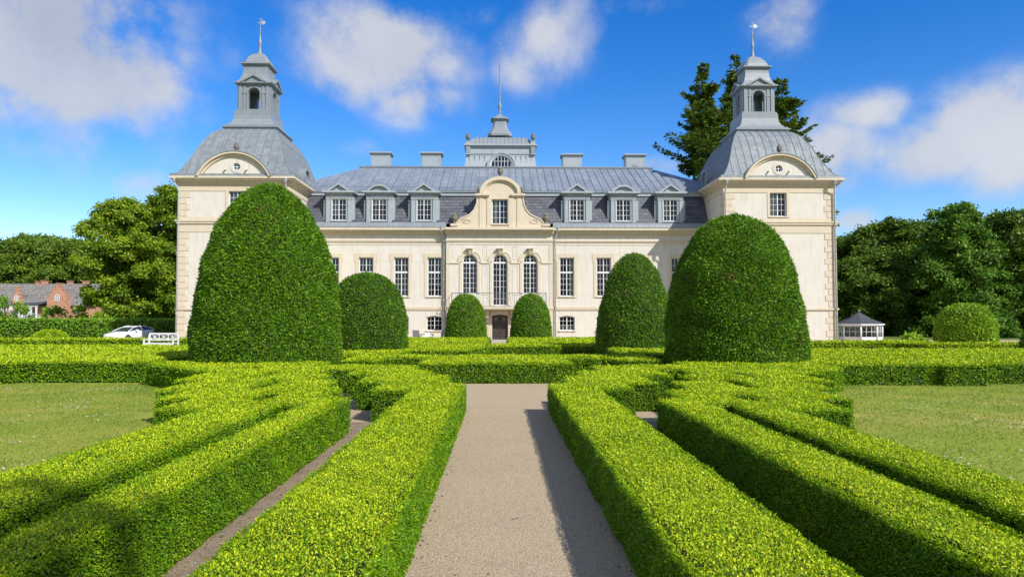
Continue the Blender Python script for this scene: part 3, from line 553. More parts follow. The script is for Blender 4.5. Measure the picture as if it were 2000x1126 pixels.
# left woods
protoL = []
for i, (px, Y, top) in enumerate([(-20, 150, 478), (45, 140, 468), (100, 150, 464), (150, 138, 470), (185, 150, 476), (12, 170, 470), (75, 172, 462), (130, 172, 468), (-80, 150, 474), (-140, 150, 470), (205, 140, 500)]):
    H = az(top, Y); x = atx(px, Y)
    lab = ['broad dark tree at the left photo edge behind the brick house', 'round headed tree behind the left gable of the brick house', 'tallest dark tree above the brick house roof', 'wide dark tree behind the large stepped gable', 'dark tree just left of the bright lime tree',
           'far tree showing behind the left woods', 'far tree crown between the two highest left woods crowns', 'far tree crown behind the wide dark tree', 'tree of the left woods beyond the photo edge', 'tree of the left woods well beyond the photo edge', 'low dark tree at the foot of the bright lime tree'][i]
    if i < 3: t = broadleaf('beech_tree', lab, 'tree', (x, Y, 0), H, 7.5, 'beech', .03, 260, 190, .42, .6, 'trees of the woods behind the brick house', seed=20 + i); protoL.append((t, H))
    else: p, h0 = protoL[i % 3]; dup(p, (x, Y, 0), i * 1.3, lab, (H / h0 * 1.0,) * 3)
# right woods
protoR = []
RW = [(1668, 84, 455, 4.5, 'beech', .42, 'olive tinted tree right beside the right tower'), (1735, 80, 432, 5.2, 'beech', .5, 'dark tree left of centre in the right woods'), (1800, 86, 430, 4.8, 'beech', .5, 'tree left of the tall pointed one'),
      (1872, 70, 392, 4.4, 'maple', .55, 'tallest fresh green tree with a pointed top in the right woods'), (1975, 72, 412, 5, 'beech', .5, 'broad dark tree near the right photo edge')]
for i, (px, Y, top, r_, lm, tb, lab) in enumerate(RW):
    t = broadleaf('woodland_tree', lab, 'tree', (atx(px, Y), Y, 0), az(top, Y), r_, lm, .02, 330, 560, .27, tb, 'trees of the woods right of the palace', seed=40 + i, shape='cone' if lm == 'maple' else 'oval'); protoR.append((t, az(top, Y)))
for i, (px, Y, top, pr, lab) in enumerate([(1640, 96, 470, 0, 'tree behind, nearest the right tower'), (1700, 98, 448, 1, 'back row tree above the summerhouse'), (1765, 100, 436, 2, 'back row tree between two dark front trees'), (1835, 98, 434, 1, 'back row tree left of the pointed tree'), (1920, 95, 436, 4, 'back row tree in the dip right of the pointed tree'),
        (2050, 78, 400, 1, 'tree beyond the right photo edge'), (2130, 84, 410, 4, 'tree well beyond the right photo edge'), (1690, 76, 500, 1, 'low leafy tree behind the summerhouse'), (1775, 76, 492, 3, 'low leafy tree between summerhouse and round shrub'), (1925, 70, 470, 3, 'low leafy tree behind the round shrub'), (1835, 78, 462, 4, 'mid height tree behind the round shrub'), (2015, 70, 455, 1, 'low leafy tree at the right photo edge'), (1655, 84, 490, 4, 'low tree just behind the tower corner')]):
    p, h0 = protoR[pr]; s = az(top, Y) / h0; w = s * 1.15 if s > .75 else s * 1.35; dup(p, (atx(px, Y), Y, 0), 1 + i * 1.7, lab, (w, w, s))
# firs behind the right tower
def fir(label, loc, H, Rr, seed, group='firs behind the right tower', bare=.25, name='fir_tree'):
    g = np.random.default_rng(seed); root = empty(name, loc, label, 'tree', group); tk = MB(); tk.tube([(0, 0, -.1), (.1, 0, H * .5), (0, 0, H)], .35, 8, .03)
    P_, A__, N_, S_, T_ = [], [], [], [], []; z = H * .12
    while z < H * .985:
        f = (H - z) / H; L0 = Rr * min(1, f * 2.3 + .05) * (.8 + .35 * math.sin(z * 1.9 + seed)); nb = 8 if z < H * .9 else 4
        for b in range(nb):
            if g.random() < .14: continue
            a = g.uniform(0, 2 * math.pi); L = L0 * g.uniform(.55, 1.2); dz = g.uniform(-.12, .22) ; cb = g.normal(0, .12)
            d = np.array([math.cos(a), math.sin(a), 0]); side = np.array([-math.sin(a), math.cos(a), 0]); tt = np.linspace(0, 1, 7)
            pts = [d * L * t + side * L * .12 * t * t * cb * 4 + np.array([0, 0, z + L * (dz * t - .32 * t * (1 - t) * 1.6 + .08 * t * t)]) for t in tt]
            if L > .8: tk.tube([tuple(p) for p in pts[::2]], .045, 4, .012)
            m = int(60 * L + 18); t = np.clip(g.uniform(.12, 1.0, m), 0, 1); idx = np.minimum((t * 6).astype(int), 5); fr_ = t * 6 - idx; pa = np.array(pts); p = pa[idx] * (1 - fr_[:, None]) + pa[idx + 1] * fr_[:, None]
            wid = L * .24 * (1 - t * .75) + .12; off = g.uniform(-1, 1, m) * wid
            p = p + side * off[:, None] + np.array([0, 0, 1])[None] * (g.normal(-.03, .08, m) - abs(off) * .25)[:, None]
            P_.append(p); A__.append(d * .55 + side * np.sign(off)[:, None] * .7 + g.normal(0, .25, (m, 3)) + [0, 0, -.05]); N_.append(np.tile([0, 0, 1.], (m, 1)) + g.normal(0, .3, (m, 3))); S_.append(g.uniform(.28, .62, m)); T_.append(np.clip(g.normal(.45 + cb, .2, m), 0, 1))
        z += H * .0135 * (1 + .4 * g.random())
    tk.build('trunk', 'bark', root)
    P, A_, Nn, S, T = map(np.concatenate, (P_, A__, N_, S_, T_)); bigmesh('needles', np.zeros((0, 3)), np.zeros((0, 4)), leafarrays(P, unit(A_), Nn, S, .42), T, ('fir', 'fir'), root); return root
f1 = fir('leftmost and widest tall fir behind the right tower', (atx(1376, 76), 76, 0), az(116, 76), 5.6, 1)
f2 = fir('narrow tall fir just left of the right tower spire', (atx(1440, 80), 80, 0), az(98, 80), 4.9, 2)
f3 = fir('fir right of the right tower spire, its branches reaching over the roof', (atx(1532, 78), 78, 0), az(140, 78), 5.6, 3)
f4 = fir('small fir poking above the right woods', (atx(1738, 100), 100, 0), az(418, 100), 3, 4, 'trees of the woods right of the palace')
# the tall tree behind the photographer that shades the lower left hedge
broadleaf('lime_tree', 'tall tree behind the viewpoint, shading the lower left hedge', 'tree', (11.3, -12.9, 0), 20.5, 2.3, 'lime', .8, 60, 230, .3, .5, None, seed=77)

# ------------------------------------------------------------------ palace
YM, YT = 55.0, 51.0
pal = empty('palace', (0, YM, 0), 'cream baroque palace with two domed towers, slate mansard and grey zinc roofs', 'palace')
OFF = (0, YM, 0)
def pb(): return MB(OFF)
x = lambda px, Y=YM: ax(px, Y, 500)
z = lambda py, Y=YM: az(py, Y)
TLx0, TLx1 = x(347, YT), x(563, YT); TRx0, TRx1 = x(1415, YT), x(1633, YT)
def wallpanel(b, x0, x1, z0, z1, y, ops, rev=.28):
    """front wall sheet with openings (xa,xb,za,zb,rise) and their reveals; wall body behind is left open"""
    cuts = sorted(set([x0, x1] + [v for o in ops for v in o[:2]]))
    def q(a, b_, c, d): b.add([a, b_, c, d], [(0, 1, 2, 3)])
    for xa, xb in zip(cuts, cuts[1:]):
        mid = (xa + xb) / 2; inn = sorted([o for o in ops if o[0] < mid < o[1]], key=lambda o: o[2]); zc = z0
        for o in inn:
            q((xa, y, zc), (xb, y, zc), (xb, y, o[2]), (xa, y, o[2])); zc = o[3]
        q((xa, y, zc), (xb, y, zc), (xb, y, z1), (xa, y, z1))
    for xa, xb, za, zb, rise in ops:
        n = 1 if rise == 0 else 14; ys = y + rev
        def top(t): return zb - rise + (rise * math.sqrt(max(0, 1 - (2 * t - 1) ** 2)) if rise > .3 else rise * (1 - (2 * t - 1) ** 2)) if rise else zb
        for i in range(n):
            ta, tb = i / n, (i + 1) / n; a, b_ = xa + (xb - xa) * ta, xa + (xb - xa) * tb; za_, zb_ = top(ta), top(tb)
            if rise: q((a, y, za_), (b_, y, zb_), (b_, y, zb), (a, y, zb))
            q((a, y, za_), (a, ys, za_), (b_, ys, zb_), (b_, y, zb_))
        q((xa, y, za), (xa, y, top(0)), (xa, ys, top(0)), (xa, ys, za)); q((xb, y, za), (xb, ys, za), (xb, ys, top(1)), (xb, y, top(1))); q((xa, y, za), (xa, ys, za), (xb, ys, za), (xb, y, za))
def window(parent, off, cx, z0, z1, w, y, cols=2, rows=4, rise=0, transom=None, curtain=None, sub=False, lab=None, fw=.06, mw=.022):
    """casement window: white frame mesh, glass pane and sometimes a curtain as children"""
    b = MB(off); x0, x1 = cx - w / 2, cx + w / 2; t = .06; d = .07
    zt = z1 - rise
    b.box(x0, x0 + fw, y, y + d, z0, zt); b.box(x1 - fw, x1, y, y + d, z0, zt); b.box(x0 + fw, x1 - fw, y, y + d, z0, z0 + fw)
    def topz(xx):
        u = (xx - cx) / (w / 2); return zt + (rise * math.sqrt(max(0, 1 - u * u)) if rise > .3 else rise * (1 - u * u)) if rise else z1
    if rise:
        n = 12; o_ = [(x0 + w * i / n, topz(x0 + w * i / n)) for i in range(n + 1)]; i_ = [(cx + (px_ - cx) * (1 - 2 * fw / w), zt + (pz_ - zt) * (1 - fw / max(rise, .2)) - (0 if rise > .3 else .05)) for px_, pz_ in o_]
        for i in range(n): b.prism([i_[i], i_[i + 1], o_[i + 1], o_[i]], y, y + d)
    else: b.box(x0 + fw, x1 - fw, y, y + d, z1 - fw, z1)
    b.box(cx - fw * .55, cx + fw * .55, y - .012, y + d, z0 + fw, topz(cx) - fw)
    zs = [(z0 + fw, transom, rows)] if transom else [(z0 + fw, z1 - fw - rise * .0, rows)]
    if transom: b.box(x0 + fw, x1 - fw, y - .03, y + d + .002, transom - .065, transom + .065)
    def muntins(za, zb, r):
        for k in range(1, r):
            zz = za + (zb - za) * k / r
            if zz < topz(x0 + fw + .02): b.box(x0 + fw, x1 - fw, y + .01, y + .05, zz - mw / 2, zz + mw / 2)
            elif rise: u = math.sqrt(max(0, 1 - ((zz - zt) / rise) ** 2)) if rise > .3 else .5; b.box(cx - u * (w / 2 - fw), cx + u * (w / 2 - fw), y + .01, y + .05, zz - mw / 2, zz + mw / 2)
    if transom: muntins(z0 + fw, transom - .05, rows); muntins(transom + .05, z1 - fw, max(2, int(round((z1 - transom) / ((transom - z0) / rows)))))
    else: muntins(z0 + fw, z1 - fw, rows)
    for s in (-1, 1):
        for k in range(1, cols):
            xx = cx + s * (fw * .55 + (w / 2 - fw * 1.5) * k / cols); b.box(xx - mw / 2, xx + mw / 2, y + .008, y + .052, z0 + fw, topz(xx) - fw * .8)
    fr = b.build('window', 'white', parent, lab)
    g = MB(off); n = 12 if rise else 1
    for i in range(n):
        a, c = x0 + .03 + (w - .06) * i / n, x0 + .03 + (w - .06) * (i + 1) / n; g.add([(a, y + .03, z0 + .03), (c, y + .03, z0 + .03), (c, y + .03, topz(c) - .02), (a, y + .03, topz(a) - .02)], [(0, 1, 2, 3)])
    p = g.build('pane', 'glass', fr if not sub else parent)
    if curtain:
        cb = MB(off)
        for (ca, cc, cz0, cz1) in curtain:
            nn = 10; xa, xb = x0 + w * ca, x0 + w * cc
            for i in range(nn):
                u0, u1 = xa + (xb - xa) * i / nn, xa + (xb - xa) * (i + 1) / nn; dy0, dy1 = .2 + .03 * (i % 2), .2 + .03 * ((i + 1) % 2)
                cb.add([(u0, y + dy0, z0 + (z1 - z0) * cz0), (u1, y + dy1, z0 + (z1 - z0) * cz0), (u1, y + dy1, z0 + (z1 - z0) * cz1), (u0, y + dy0, z0 + (z1 - z0) * cz1)], [(0, 1, 2, 3)])
        cb.build('curtain', 'curtain', fr if not sub else parent)
    return fr
# heights on the main front
Z1a, Z1b = z(578), z(503); ZGa, ZGb = z(645), z(616)
main_w = [(648, 0), (715, 0), (784, 0), (849, 0), (1107, 0), (1179, 0), (1252, 0), (1325, 0)]
CX0, CX1 = x(872), x(1079)    # central bay
ops = []
W1 = 1.1
for px, _ in main_w:
    c = x(px); ops += [(c - W1 / 2, c + W1 / 2, Z1a, Z1b, 0), (c - .6, c + .6, ZGa, ZGb, .12)]
b = pb()
wallpanel(b, TLx1, CX0, 0, 8.6, YM, [o for o in ops if o[0] < 0]); wallpanel(b, CX1, TRx0, 0, 8.6, YM, [o for o in ops if o[0] > 0])
YC = YM - .32
aw = 1.13; archs = [x(917.5, YC), x(976.5, YC), x(1035.5, YC)]; ZA0, ZA1 = z(573, YC), z(497, YC); ZB0 = z(596, YC)
cops = [(archs[0] - aw / 2, archs[0] + aw / 2, ZA0, ZA1, aw / 2), (archs[1] - aw / 2, archs[1] + aw / 2, ZB0, ZA1, aw / 2), (archs[2] - aw / 2, archs[2] + aw / 2, ZA0, ZA1, aw / 2), (archs[1] - .6, archs[1] + .6, .22, z(614, YC), .1)]
wallpanel(b, CX0, CX1, 0, 8.6, YC, cops, .3)
b.box(CX0, CX0 + .01, YC, YM, 0, 8.6); b.box(CX1 - .01, CX1, YC, YM, 0, 8.6)
b.box(TLx1, TRx0, 68.9, 69, 0, 8.6)
b.build('wall', 'plaster', pal)
b = pb(); b.box(TLx1 + .1, TRx0 - .1, YM + .9, YM + 8, .1, 11.3); b.build('room_shade_block', 'dark', pal)  # solid block coloured dark to stand in for unlit rooms
# window surrounds, sills, string courses
b = pb()
for px, _ in main_w:
    c = x(px)
    for s in (-1, 1): b.box(c + s * (W1 / 2 + .02), c + s * (W1 / 2 + .24), YM - .035, YM - .001, Z1a - .15, Z1b + .2)
    for s in (-1, 1): b.box(c + s * (W1 / 2 + .241), c + s * (W1 / 2 + .34), YM - .03, YM - .001, Z1b - .35, Z1b + .32)
    b.box(c - W1 / 2 - .24, c + W1 / 2 + .24, YM - .032, YM - .002, Z1b + .201, Z1b + .32); b.box(c - W1 / 2 - .01, c + W1 / 2 + .01, YM - .03, YM - .002, Z1b + .02, Z1b + .2)
    b.box(c - W1 / 2 - .08, c + W1 / 2 + .08, YM - .09, YM + .1, Z1a - .09, Z1a - .002); b.box(c - .68, c + .68, YM - .08, YM + .1, ZGa - .08, ZGa - .002)
for xa, xb, yy in ((TLx1, CX0, YM), (CX0 - .05, CX1 + .05, YC), (CX1, TRx0, YM)):
    b.box(xa, xb, yy - .09, yy - .001, z(603.5), z(598.5)); b.box(xa, xb, yy - .06, yy - .001, z(605.5), z(603.6))
    b.box(xa, xb, yy - .10, yy - .001, 7.80, 7.9); b.box(xa, xb, yy - .06, yy - .001, 7.72, 7.799); b.box(xa, xb, yy - .03, yy - .001, 7.52, 7.56)
    b.box(xa, xb, yy - .20, yy - .001, 8.32, 8.42); b.box(xa, xb, yy - .32, yy - .001, 8.421, 8.56); b.box(xa, xb, yy - .46, yy + .3, 8.561, 8.62); b.box(xa, xb, yy - .55, yy + .3, 8.621, 8.8)
# central bay mouldings
for i, c in enumerate(archs):
    zs = ZA1 - aw / 2; r0 = aw / 2 + .03
    b.strip(arc(c, zs, r0 + .24, 0, 180, 18), arc(c, zs, r0, 0, 180, 18), YC - .06, YC - .002)
    b.strip(arc(c, zs, r0 + .32, 0, 180, 18), arc(c, zs, r0 + .241, 0, 180, 18), YC - .09, YC - .002)
    for s in (-1, 1): b.box(c + s * r0, c + s * (r0 + .2), YC - .05, YC - .002, (ZA0 if i != 1 else ZB0), zs - .13)
    # keystone console
    b.hexa([(c - .09, YC - .12, ZA1 - .02), (c + .09, YC - .12, ZA1 - .02), (c + .09, YC, ZA1 - .02), (c - .09, YC, ZA1 - .02)], [(c - .16, YC - .32, ZA1 + .42), (c + .16, YC - .32, ZA1 + .42), (c + .16, YC, ZA1 + .42), (c - .16, YC, ZA1 + .42)])
    b.box(c - .24, c + .24, YC - .38, YC - .001, ZA1 + .421, ZA1 + .5)
    for s in (-1, 1): b.prism([(c + s * .17, ZA1 + .05), (c + s * .42, ZA1 + .12), (c + s * .2, ZA1 + .42)][::s], YC - .12, YC - .001)
    if i < 2: xa = c + r0 + .2; xb = archs[i + 1] - r0 - .2; b.box(xa, xb, YC - .07, YC - .002, zs - .129, zs)
b.box(CX0, archs[0] - r0 - .2, YC - .07, YC - .002, zs - .129, zs); b.box(archs[2] + r0 + .2, CX1, YC - .07, YC - .002, zs - .129, zs)
for s, xe in ((1, CX0), (-1, CX1)): b.box(xe, xe + s * .28, YC - .03, YC - .001, .1, 7.5)
# recessed-look panels framed by thin mouldings
def panelframe(x0_, x1_, z0_, z1_, y_, w_=.03, d_=.02):
    b.box(x0_, x1_, y_ - d_, y_ - .001, z0_, z0_ + w_); b.box(x0_, x1_, y_ - d_, y_ - .001, z1_ - w_, z1_); b.box(x0_, x0_ + w_, y_ - d_, y_ - .001, z0_ + w_, z1_ - w_); b.box(x1_ - w_, x1_, y_ - d_, y_ - .001, z0_ + w_, z1_ - w_)
for i in range(2): panelframe(archs[i] + .95, archs[i + 1] - .95, ZA0 - .1, zs - .3, YC); panelframe(archs[i] + 1.0, archs[i + 1] - 1.0, zs + .15, 7.4, YC)
b.box(x(873), x(955), YC - .05, YC - .001, .02, .45); b.box(x(997), x(1078), YC - .05, YC - .001, .02, .45)
for i in range(9):
    zz = .47 + i * .21; b.box(archs[1] - 1.05, archs[1] - .63, YC - .045, YC - .001, zz, zz + .19); b.box(archs[1] + .63, archs[1] + 1.05, YC - .045, YC - .001, zz, zz + .19)
b.box(archs[1] - 1.05, archs[1] + 1.05, YC - .05, YC - .001, 2.37, 2.6)
b.build('stone_trim', 'stone', pal)
lampc = [(.1, .9, 0, .18)]
for k, (px, _) in enumerate(main_w):
    c = x(px); window(pal, OFF, c, Z1a, Z1b, W1, YM + .16, 2, 4, 0, transom=Z1a + (Z1b - Z1a) * .62, curtain=[None, [(.05, .22, 0, .6)], None, [(.06, .16, 0, .95), (.84, .95, 0, .95)], [(.78, .95, 0, .95)], None, [(.05, .18, 0, .95), (.82, .95, 0, .95)], None][k])
    window(pal, OFF, c, ZGa, ZGb, 1.2, YM + .16, 2, 3, .12, curtain=[(.08, .92, 0, .3)] if px == 1107 else None)
for i, c in enumerate(archs):
    window(pal, OFF, c, ZA0 if i != 1 else ZB0, ZA1, aw, YC + .16, 2, 6 if i != 1 else 7, aw / 2, transom=ZA1 - aw / 2 - .05, curtain=[(.3, .6, .02, .16), (.04, .14, 0, .7), (.86, .96, 0, .7)] if i != 1 else [(.04, .14, .1, .75)])  # low middle strip in the side arches stands in for a lampshade
# front door
b = pb(); dx = archs[1]; zd = z(614, YC)
b.box(dx - .6, dx + .6, YC + .2, YC + .26, .22, zd - .02)
for s in (-1, 1):
    b.box(dx + s * .03, dx + s * .58, YC + .17, YC + .2, .24, .4); b.box(dx + s * .03, dx + s * .12, YC + .17, YC + .2, .4, zd - .05); b.box(dx + s * .5, dx + s * .58, YC + .17, YC + .2, .4, zd - .05)
    b.box(dx + s * .12, dx + s * .5, YC + .17, YC + .2, 1.1, 1.2); b.box(dx + s * .12, dx + s * .5, YC + .17, YC + .2, zd - .22, zd - .05); b.box(dx + s * .18, dx + s * .44, YC + .18, YC + .2, .5, 1.0)
dr = b.build('door', 'wood', pal)
b = pb(); b.tube([(dx + .05, YC + .12, 1.15), (dx + .05, YC + .12, 1.3)], .015, 6); b.tube([(dx + .05, YC + .17, 1.2), (dx + .05, YC + .12, 1.2)], .01, 6); b.build('handle', 'pipe', dr)
b = pb()
for s in (-1, 1): b = pb(); b.add([(dx + s * .31 + q * .11, YC + .196, zz) for q, zz in ((-1, 1.62), (1, 1.62), (1, 1.95), (-1, 1.95))], [(0, 1, 2, 3)]); b.build('door_pane', 'carglass', dr)
b = pb(); b.box(dx - .95, dx + .95, YC - 1.1, YC - .002, 0, .1); b.box(dx - .8, dx + .8, YC - .6, YC - .003, .1, .21); b.build('door_step', 'granite', pal)
# balcony
b = pb(); bx0, bx1 = x(882, YC - 1.1), x(1067, YC - 1.1); zf = z(600, YC - 1.1); yb = YC - 1.1
b.box(bx0, bx1, yb, YC - .1, zf - .12, zf); b.box(bx0 + .1, bx1 - .1, yb + .1, YC - .1, zf - .2, zf - .121)
for c in (archs[1] - .95, archs[1] + .95, bx0 + .5, bx1 - .5): b.prism([(c - .12, zf - .2), (c - .09, zf - .75), (c + .09, zf - .75), (c + .12, zf - .2)], yb + .5, YC - .051)
bal = b.build('balcony', 'stone', pal)
b = pb(); zr = z(571.5, yb)
b.tube([(bx0, YC - .1, zr), (bx0, yb + .05, zr), (bx0 + .001, yb + .05, zr)], .022, 6); b.tube([(bx1, YC - .1, zr), (bx1, yb + .05, zr)], .022, 6); b.tube([(bx0, yb + .05, zr), (bx1, yb + .05, zr)], .022, 6); b.tube([(bx0, yb + .05, zf + .1), (bx1, yb + .05, zf + .1)], .016, 6)
nbay = 9; bw_ = (bx1 - bx0) / nbay
for i in range(nbay + 1): b.tube([(bx0 + i * bw_, yb + .05, zf), (bx0 + i * bw_, yb + .05, zr)], .016, 5)
for i in range(nbay):
    for t in (.17, .36, .64, .83):
        xx = bx0 + (i + t) * bw_; sgn = -1 if t < .5 else 1
        b.tube([(xx, yb + .05, zf + .1), (xx + sgn * .05, yb + .05, zf + .35), (xx - sgn * .04, yb + .05, zf + .65), (xx, yb + .05, zr)], .010, 4)
    cc = bx0 + (i + .5) * bw_
    for cz_, rr in ((zf + .35, .13), (zf + .68, .1), (zr - .12, .07)): b.tube([(cc + rr * math.cos(R(a)), yb + .05, cz_ + rr * math.sin(R(a))) for a in range(0, 361, 40)], .010, 4)
for s_ in (bx0, bx1):
    for k in range(1, 5): b.tube([(s_, YC - .1 - k * .2, zf), (s_, YC - .1 - k * .2, zr)], .012, 4)
b.build('railing', 'iron', bal)
# gutter (eave edge) of the main wings
b = pb()
for xa, xb, yy in ((TLx1, CX0 - .02, YM), (CX1 + .02, TRx0, YM)):
    b = pb(); b.hexa([(xa, yy - .58, 8.82), (xb, yy - .58, 8.82), (xb, yy + .3, 8.82), (xa, yy + .3, 8.82)], [(xa, yy - .5, 9.06), (xb, yy - .5, 9.06), (xb, yy - .2, 9.24), (xa, yy - .2, 9.24)])
    n = int((xb - xa) / .45)
    for i in range(n): xx = xa + .2 + i * .45; b.add([(xx, yy - .6, 8.82), (xx + .02, yy - .6, 8.82), (xx + .02, yy - .52, 9.07), (xx, yy - .52, 9.07)], [(0, 1, 2, 3)])
    b.build('gutter', 'zinc', pal)
# mansard
zb0, zb1 = 9.15, 11.5; ya, yb_ = YM - .15, YM + 1.0
b = pb(); b.hexa([(TLx1, ya, zb0), (TRx0, ya, zb0), (TRx0, YM + 14.1, zb0), (TLx1, YM + 14.1, zb0)], [(TLx1, yb_, zb1), (TRx0, yb_, zb1), (TRx0, YM + 13, zb1), (TLx1, YM + 13, zb1)])
b.build('mansard_slates', 'slate', pal)
b = pb(); b.box(TLx1, TRx0, yb_ - .12, yb_ + .5, zb1, zb1 + .28); b.box(TLx1, TRx0, yb_ - .22, yb_ + .5, zb1 + .281, zb1 + .36); b.build('roof_fascia', 'paint', pal)
# upper roof with standing seams
YR = 62.5; zrd = z(328, YR); ze = zb1 + .37; xl, xr = x(708, YR), x(1268, YR); el, er = TLx1 - 2.6, TRx0 + 2.6; y0r = yb_ - .25; y1r = 69.6
b = pb(); b.loft([[(el, y0r, ze), (er, y0r, ze), (er, y1r, ze), (el, y1r, ze)], [(xl, YR, zrd), (xr, YR, zrd), (xr, 66, zrd), (xl, 66, zrd)]])
b.build('zinc_roof', 'zincroof', pal)
b = pb(); sx = el + .5
while sx < er - .4:
    f0 = 0; 
    tmax = 1.0
    if sx < xl: tmax = (sx - el) / (xl - el)
    if sx > xr: tmax = (er - sx) / (er - xr)
    ye, zz = y0r + (YR - y0r) * tmax, ze + (zrd - ze) * tmax
    b.hexa([(sx - .012, y0r, ze + .002), (sx + .012, y0r, ze + .002), (sx + .012, ye, zz + .002), (sx - .012, ye, zz + .002)], [(sx - .012, y0r, ze + .045), (sx + .012, y0r, ze + .045), (sx + .012, ye, zz + .045), (sx - .012, ye, zz + .045)]); sx += .62
sg = b.build('roof_seams', 'zinc_dark', pal)
b = pb(); b.box(xl - .35, xr + .35, YR - .12, 66.1, zrd + .003, zrd + .12)
for i in range(14): xx = xl + .5 + i * (xr - xl - 1) / 13; b.tube([(xx, YR - .5, zrd - .18), (xx, YR - .5, zrd + .08)], .02, 4)
b.tube([(xl + .2, YR - .5, zrd + .02), (xr - .2, YR - .5, zrd + .02)], .018, 4); b.tube([(el + 3, y0r + .3, ze + .35), (er - 3, y0r + .3, ze + .35)], .018, 4)
for i in range(24): xx = el + 3 + i * (er - el - 6) / 23; b.tube([(xx, y0r + .3, ze + .1), (xx, y0r + .3, ze + .36)], .015, 4)
b.build('ridge_cap', 'zinc', pal)
# chimneys
for (p0, p1, top) in ((721, 762, 297), (821, 862, 297), (1098, 1139, 299), (1222, 1263, 299)):
    Yc = 64.5; a, c = x(p0 + 2, Yc), x(p1 - 2, Yc); b = pb(); zt = az(top, Yc); b.box(a, c, Yc, Yc + 1.3, zrd + .1, zt - .22); b.box(a - .06, c + .06, Yc - .06, Yc + 1.36, zrd + .1, zrd + .25)
    b.box(a - .08, c + .08, Yc - .08, Yc + 1.38, zt - .25, zt - .15); b.box(a - .17, c + .17, Yc - .17, Yc + 1.47, zt - .149, zt - .05); b.loft([rectring((a + c) / 2, Yc + .65, (c - a) / 2 + .15, .8, zt - .049), rectring((a + c) / 2, Yc + .65, (c - a) / 2 - .1, .5, zt + .04)])
    for q in ((a + .1, a + .14), (c - .14, c - .1)): b.box(q[0], q[1], Yc - .02, Yc - .001, zrd + .35, zt - .35)
    b.box(a + .14, c - .14, Yc - .02, Yc - .001, zt - .39, zt - .35); b.box(a + .14, c - .14, Yc - .02, Yc - .001, zrd + .35, zrd + .39)
    b.build('chimney', 'paint', pal)
# central attic block
Ya = 63.0; a0, a1 = x(909, Ya), x(1046, Ya); zc0, zc1 = zrd + .13, z(287, Ya); cxa = (a0 + a1) / 2; hw = (a1 - a0) / 2
b = pb(); lr = 23 * Ya / F; lz = zc0 + .02; lcx = x(979, Ya)
b.loft([rectring(cxa, Ya + 3, hw + .12, 3.12, zc0), rectring(cxa, Ya + 3, hw - .05, 2.95, (zc0 + zc1) / 2), rectring(cxa, Ya + 3, hw - .05, 2.95, zc1)])
b.box(a0 - .06, a1 + .06, Ya - .1, Ya + 6.1, zc1 + .001, zc1 + .1); b.box(a0 - .14, a1 + .14, Ya - .2, Ya + 6.2, zc1 + .101, zc1 + .25)
for s in (a0 + .02, a1 - .42):
    b.box(s, s + .4, Ya - .1, Ya, zc1 - .62, zc1); 
    for k in range(4): b.box(s + .03 + k * .1, s + .07 + k * .1, Ya - .14, Ya - .1, zc1 - .55, zc1 - .05)
    b.box(s - .02, s + .42, Ya - .15, Ya, zc1 - .7, zc1 - .62)
    b.box(s, s + .4, Ya, Ya + .4, zc1 + .251, zc1 + .5)
for k in range(-6, 7):
    if abs(k) > 2: b.box(cxa + k * .46 - .01, cxa + k * .46 + .01, Ya - .03, Ya + .02, zc0, (zc0 + zc1) / 2 + .2)
b.box(a0 + .45, a1 - .45, Ya - .02, Ya + .02, zc1 - .63, zc1 - .6)
b.strip(arc(lcx, lz, lr + .16, 0, 180, 20), arc(lcx, lz, lr, 0, 180, 20), Ya - .28, Ya + .1); b.strip(arc(lcx, lz, lr + .24, 0, 180, 20), arc(lcx, lz, lr + .161, 0, 180, 20), Ya - .34, Ya + .1)
att = b.build('attic', 'paint', pal)
b = pb(); b.prism(arc(lcx, lz, lr - .02, 0, 180, 20), Ya - .16, Ya - .15); b.build('pane', 'glass', att)
b = pb(); b.prism(arc(lcx, lz, lr - .03, 0, 180, 20), Ya - .1, Ya - .09); b.build('attic_shade_sheet', 'dark', att)  # dark sheet behind the lunette, coloured as the shade inside
b = pb(); b.strip(arc(lcx, lz, lr, 0, 180, 20), arc(lcx, lz, lr - .08, 0, 180, 20), Ya - .2, Ya - .14); b.box(lcx - lr, lcx + lr, Ya - .2, Ya - .14, lz - .001, lz + .06)
for k in range(-3, 4): xx = lcx + k * lr / 3.6; b.box(xx - .02, xx + .02, Ya - .19, Ya - .161, lz + .06, lz + math.sqrt(lr * lr - (xx - lcx) ** 2) - .04)
b.box(lcx - lr * .86, lcx + lr * .86, Ya - .185, Ya - .162, lz + lr * .5 - .015, lz + lr * .5 + .015); b.build('window', 'white', att)
# attic roof, cupola, flag spire
b = pb(); zq = zc1 + .26; hz_ = z(268, Ya + 1.5) - zq
rings = []
for k in range(7): t = k / 6; f_ = math.cos(t * math.pi / 2) ** .8 if k < 6 else 0; rings.append(rectring(cxa, Ya + 3, 1.1 + (hw - 1.35) * (1 - t ** 1.9), 1.1 + 1.6 * (1 - t ** 1.9), zq + hz_ * math.sin(t * math.pi / 2)))
b.loft(rings); b.build('attic_roof', 'zinc', pal)
b = pb()
for k in range(-6, 7):
    xx = k * .38; pts = [(cxa + xx, Ya + 3 - r_[1][1] * 0 - (Ya + 3 - r_[0][1]) - .01, r_[0][2] + .01) for r_ in rings if abs(xx) < r_[1][0] - cxa]
    if len(pts) > 1: b.tube(pts, .018, 4)
b.build('roof_seams', 'zinc_dark', pal)
b = pb(); Yc = Ya + 3; zc_ = zq + hz_ - .03; ccx = x(976, Yc); k_ = Yc / F
zz = lambda py: az(py, Yc)
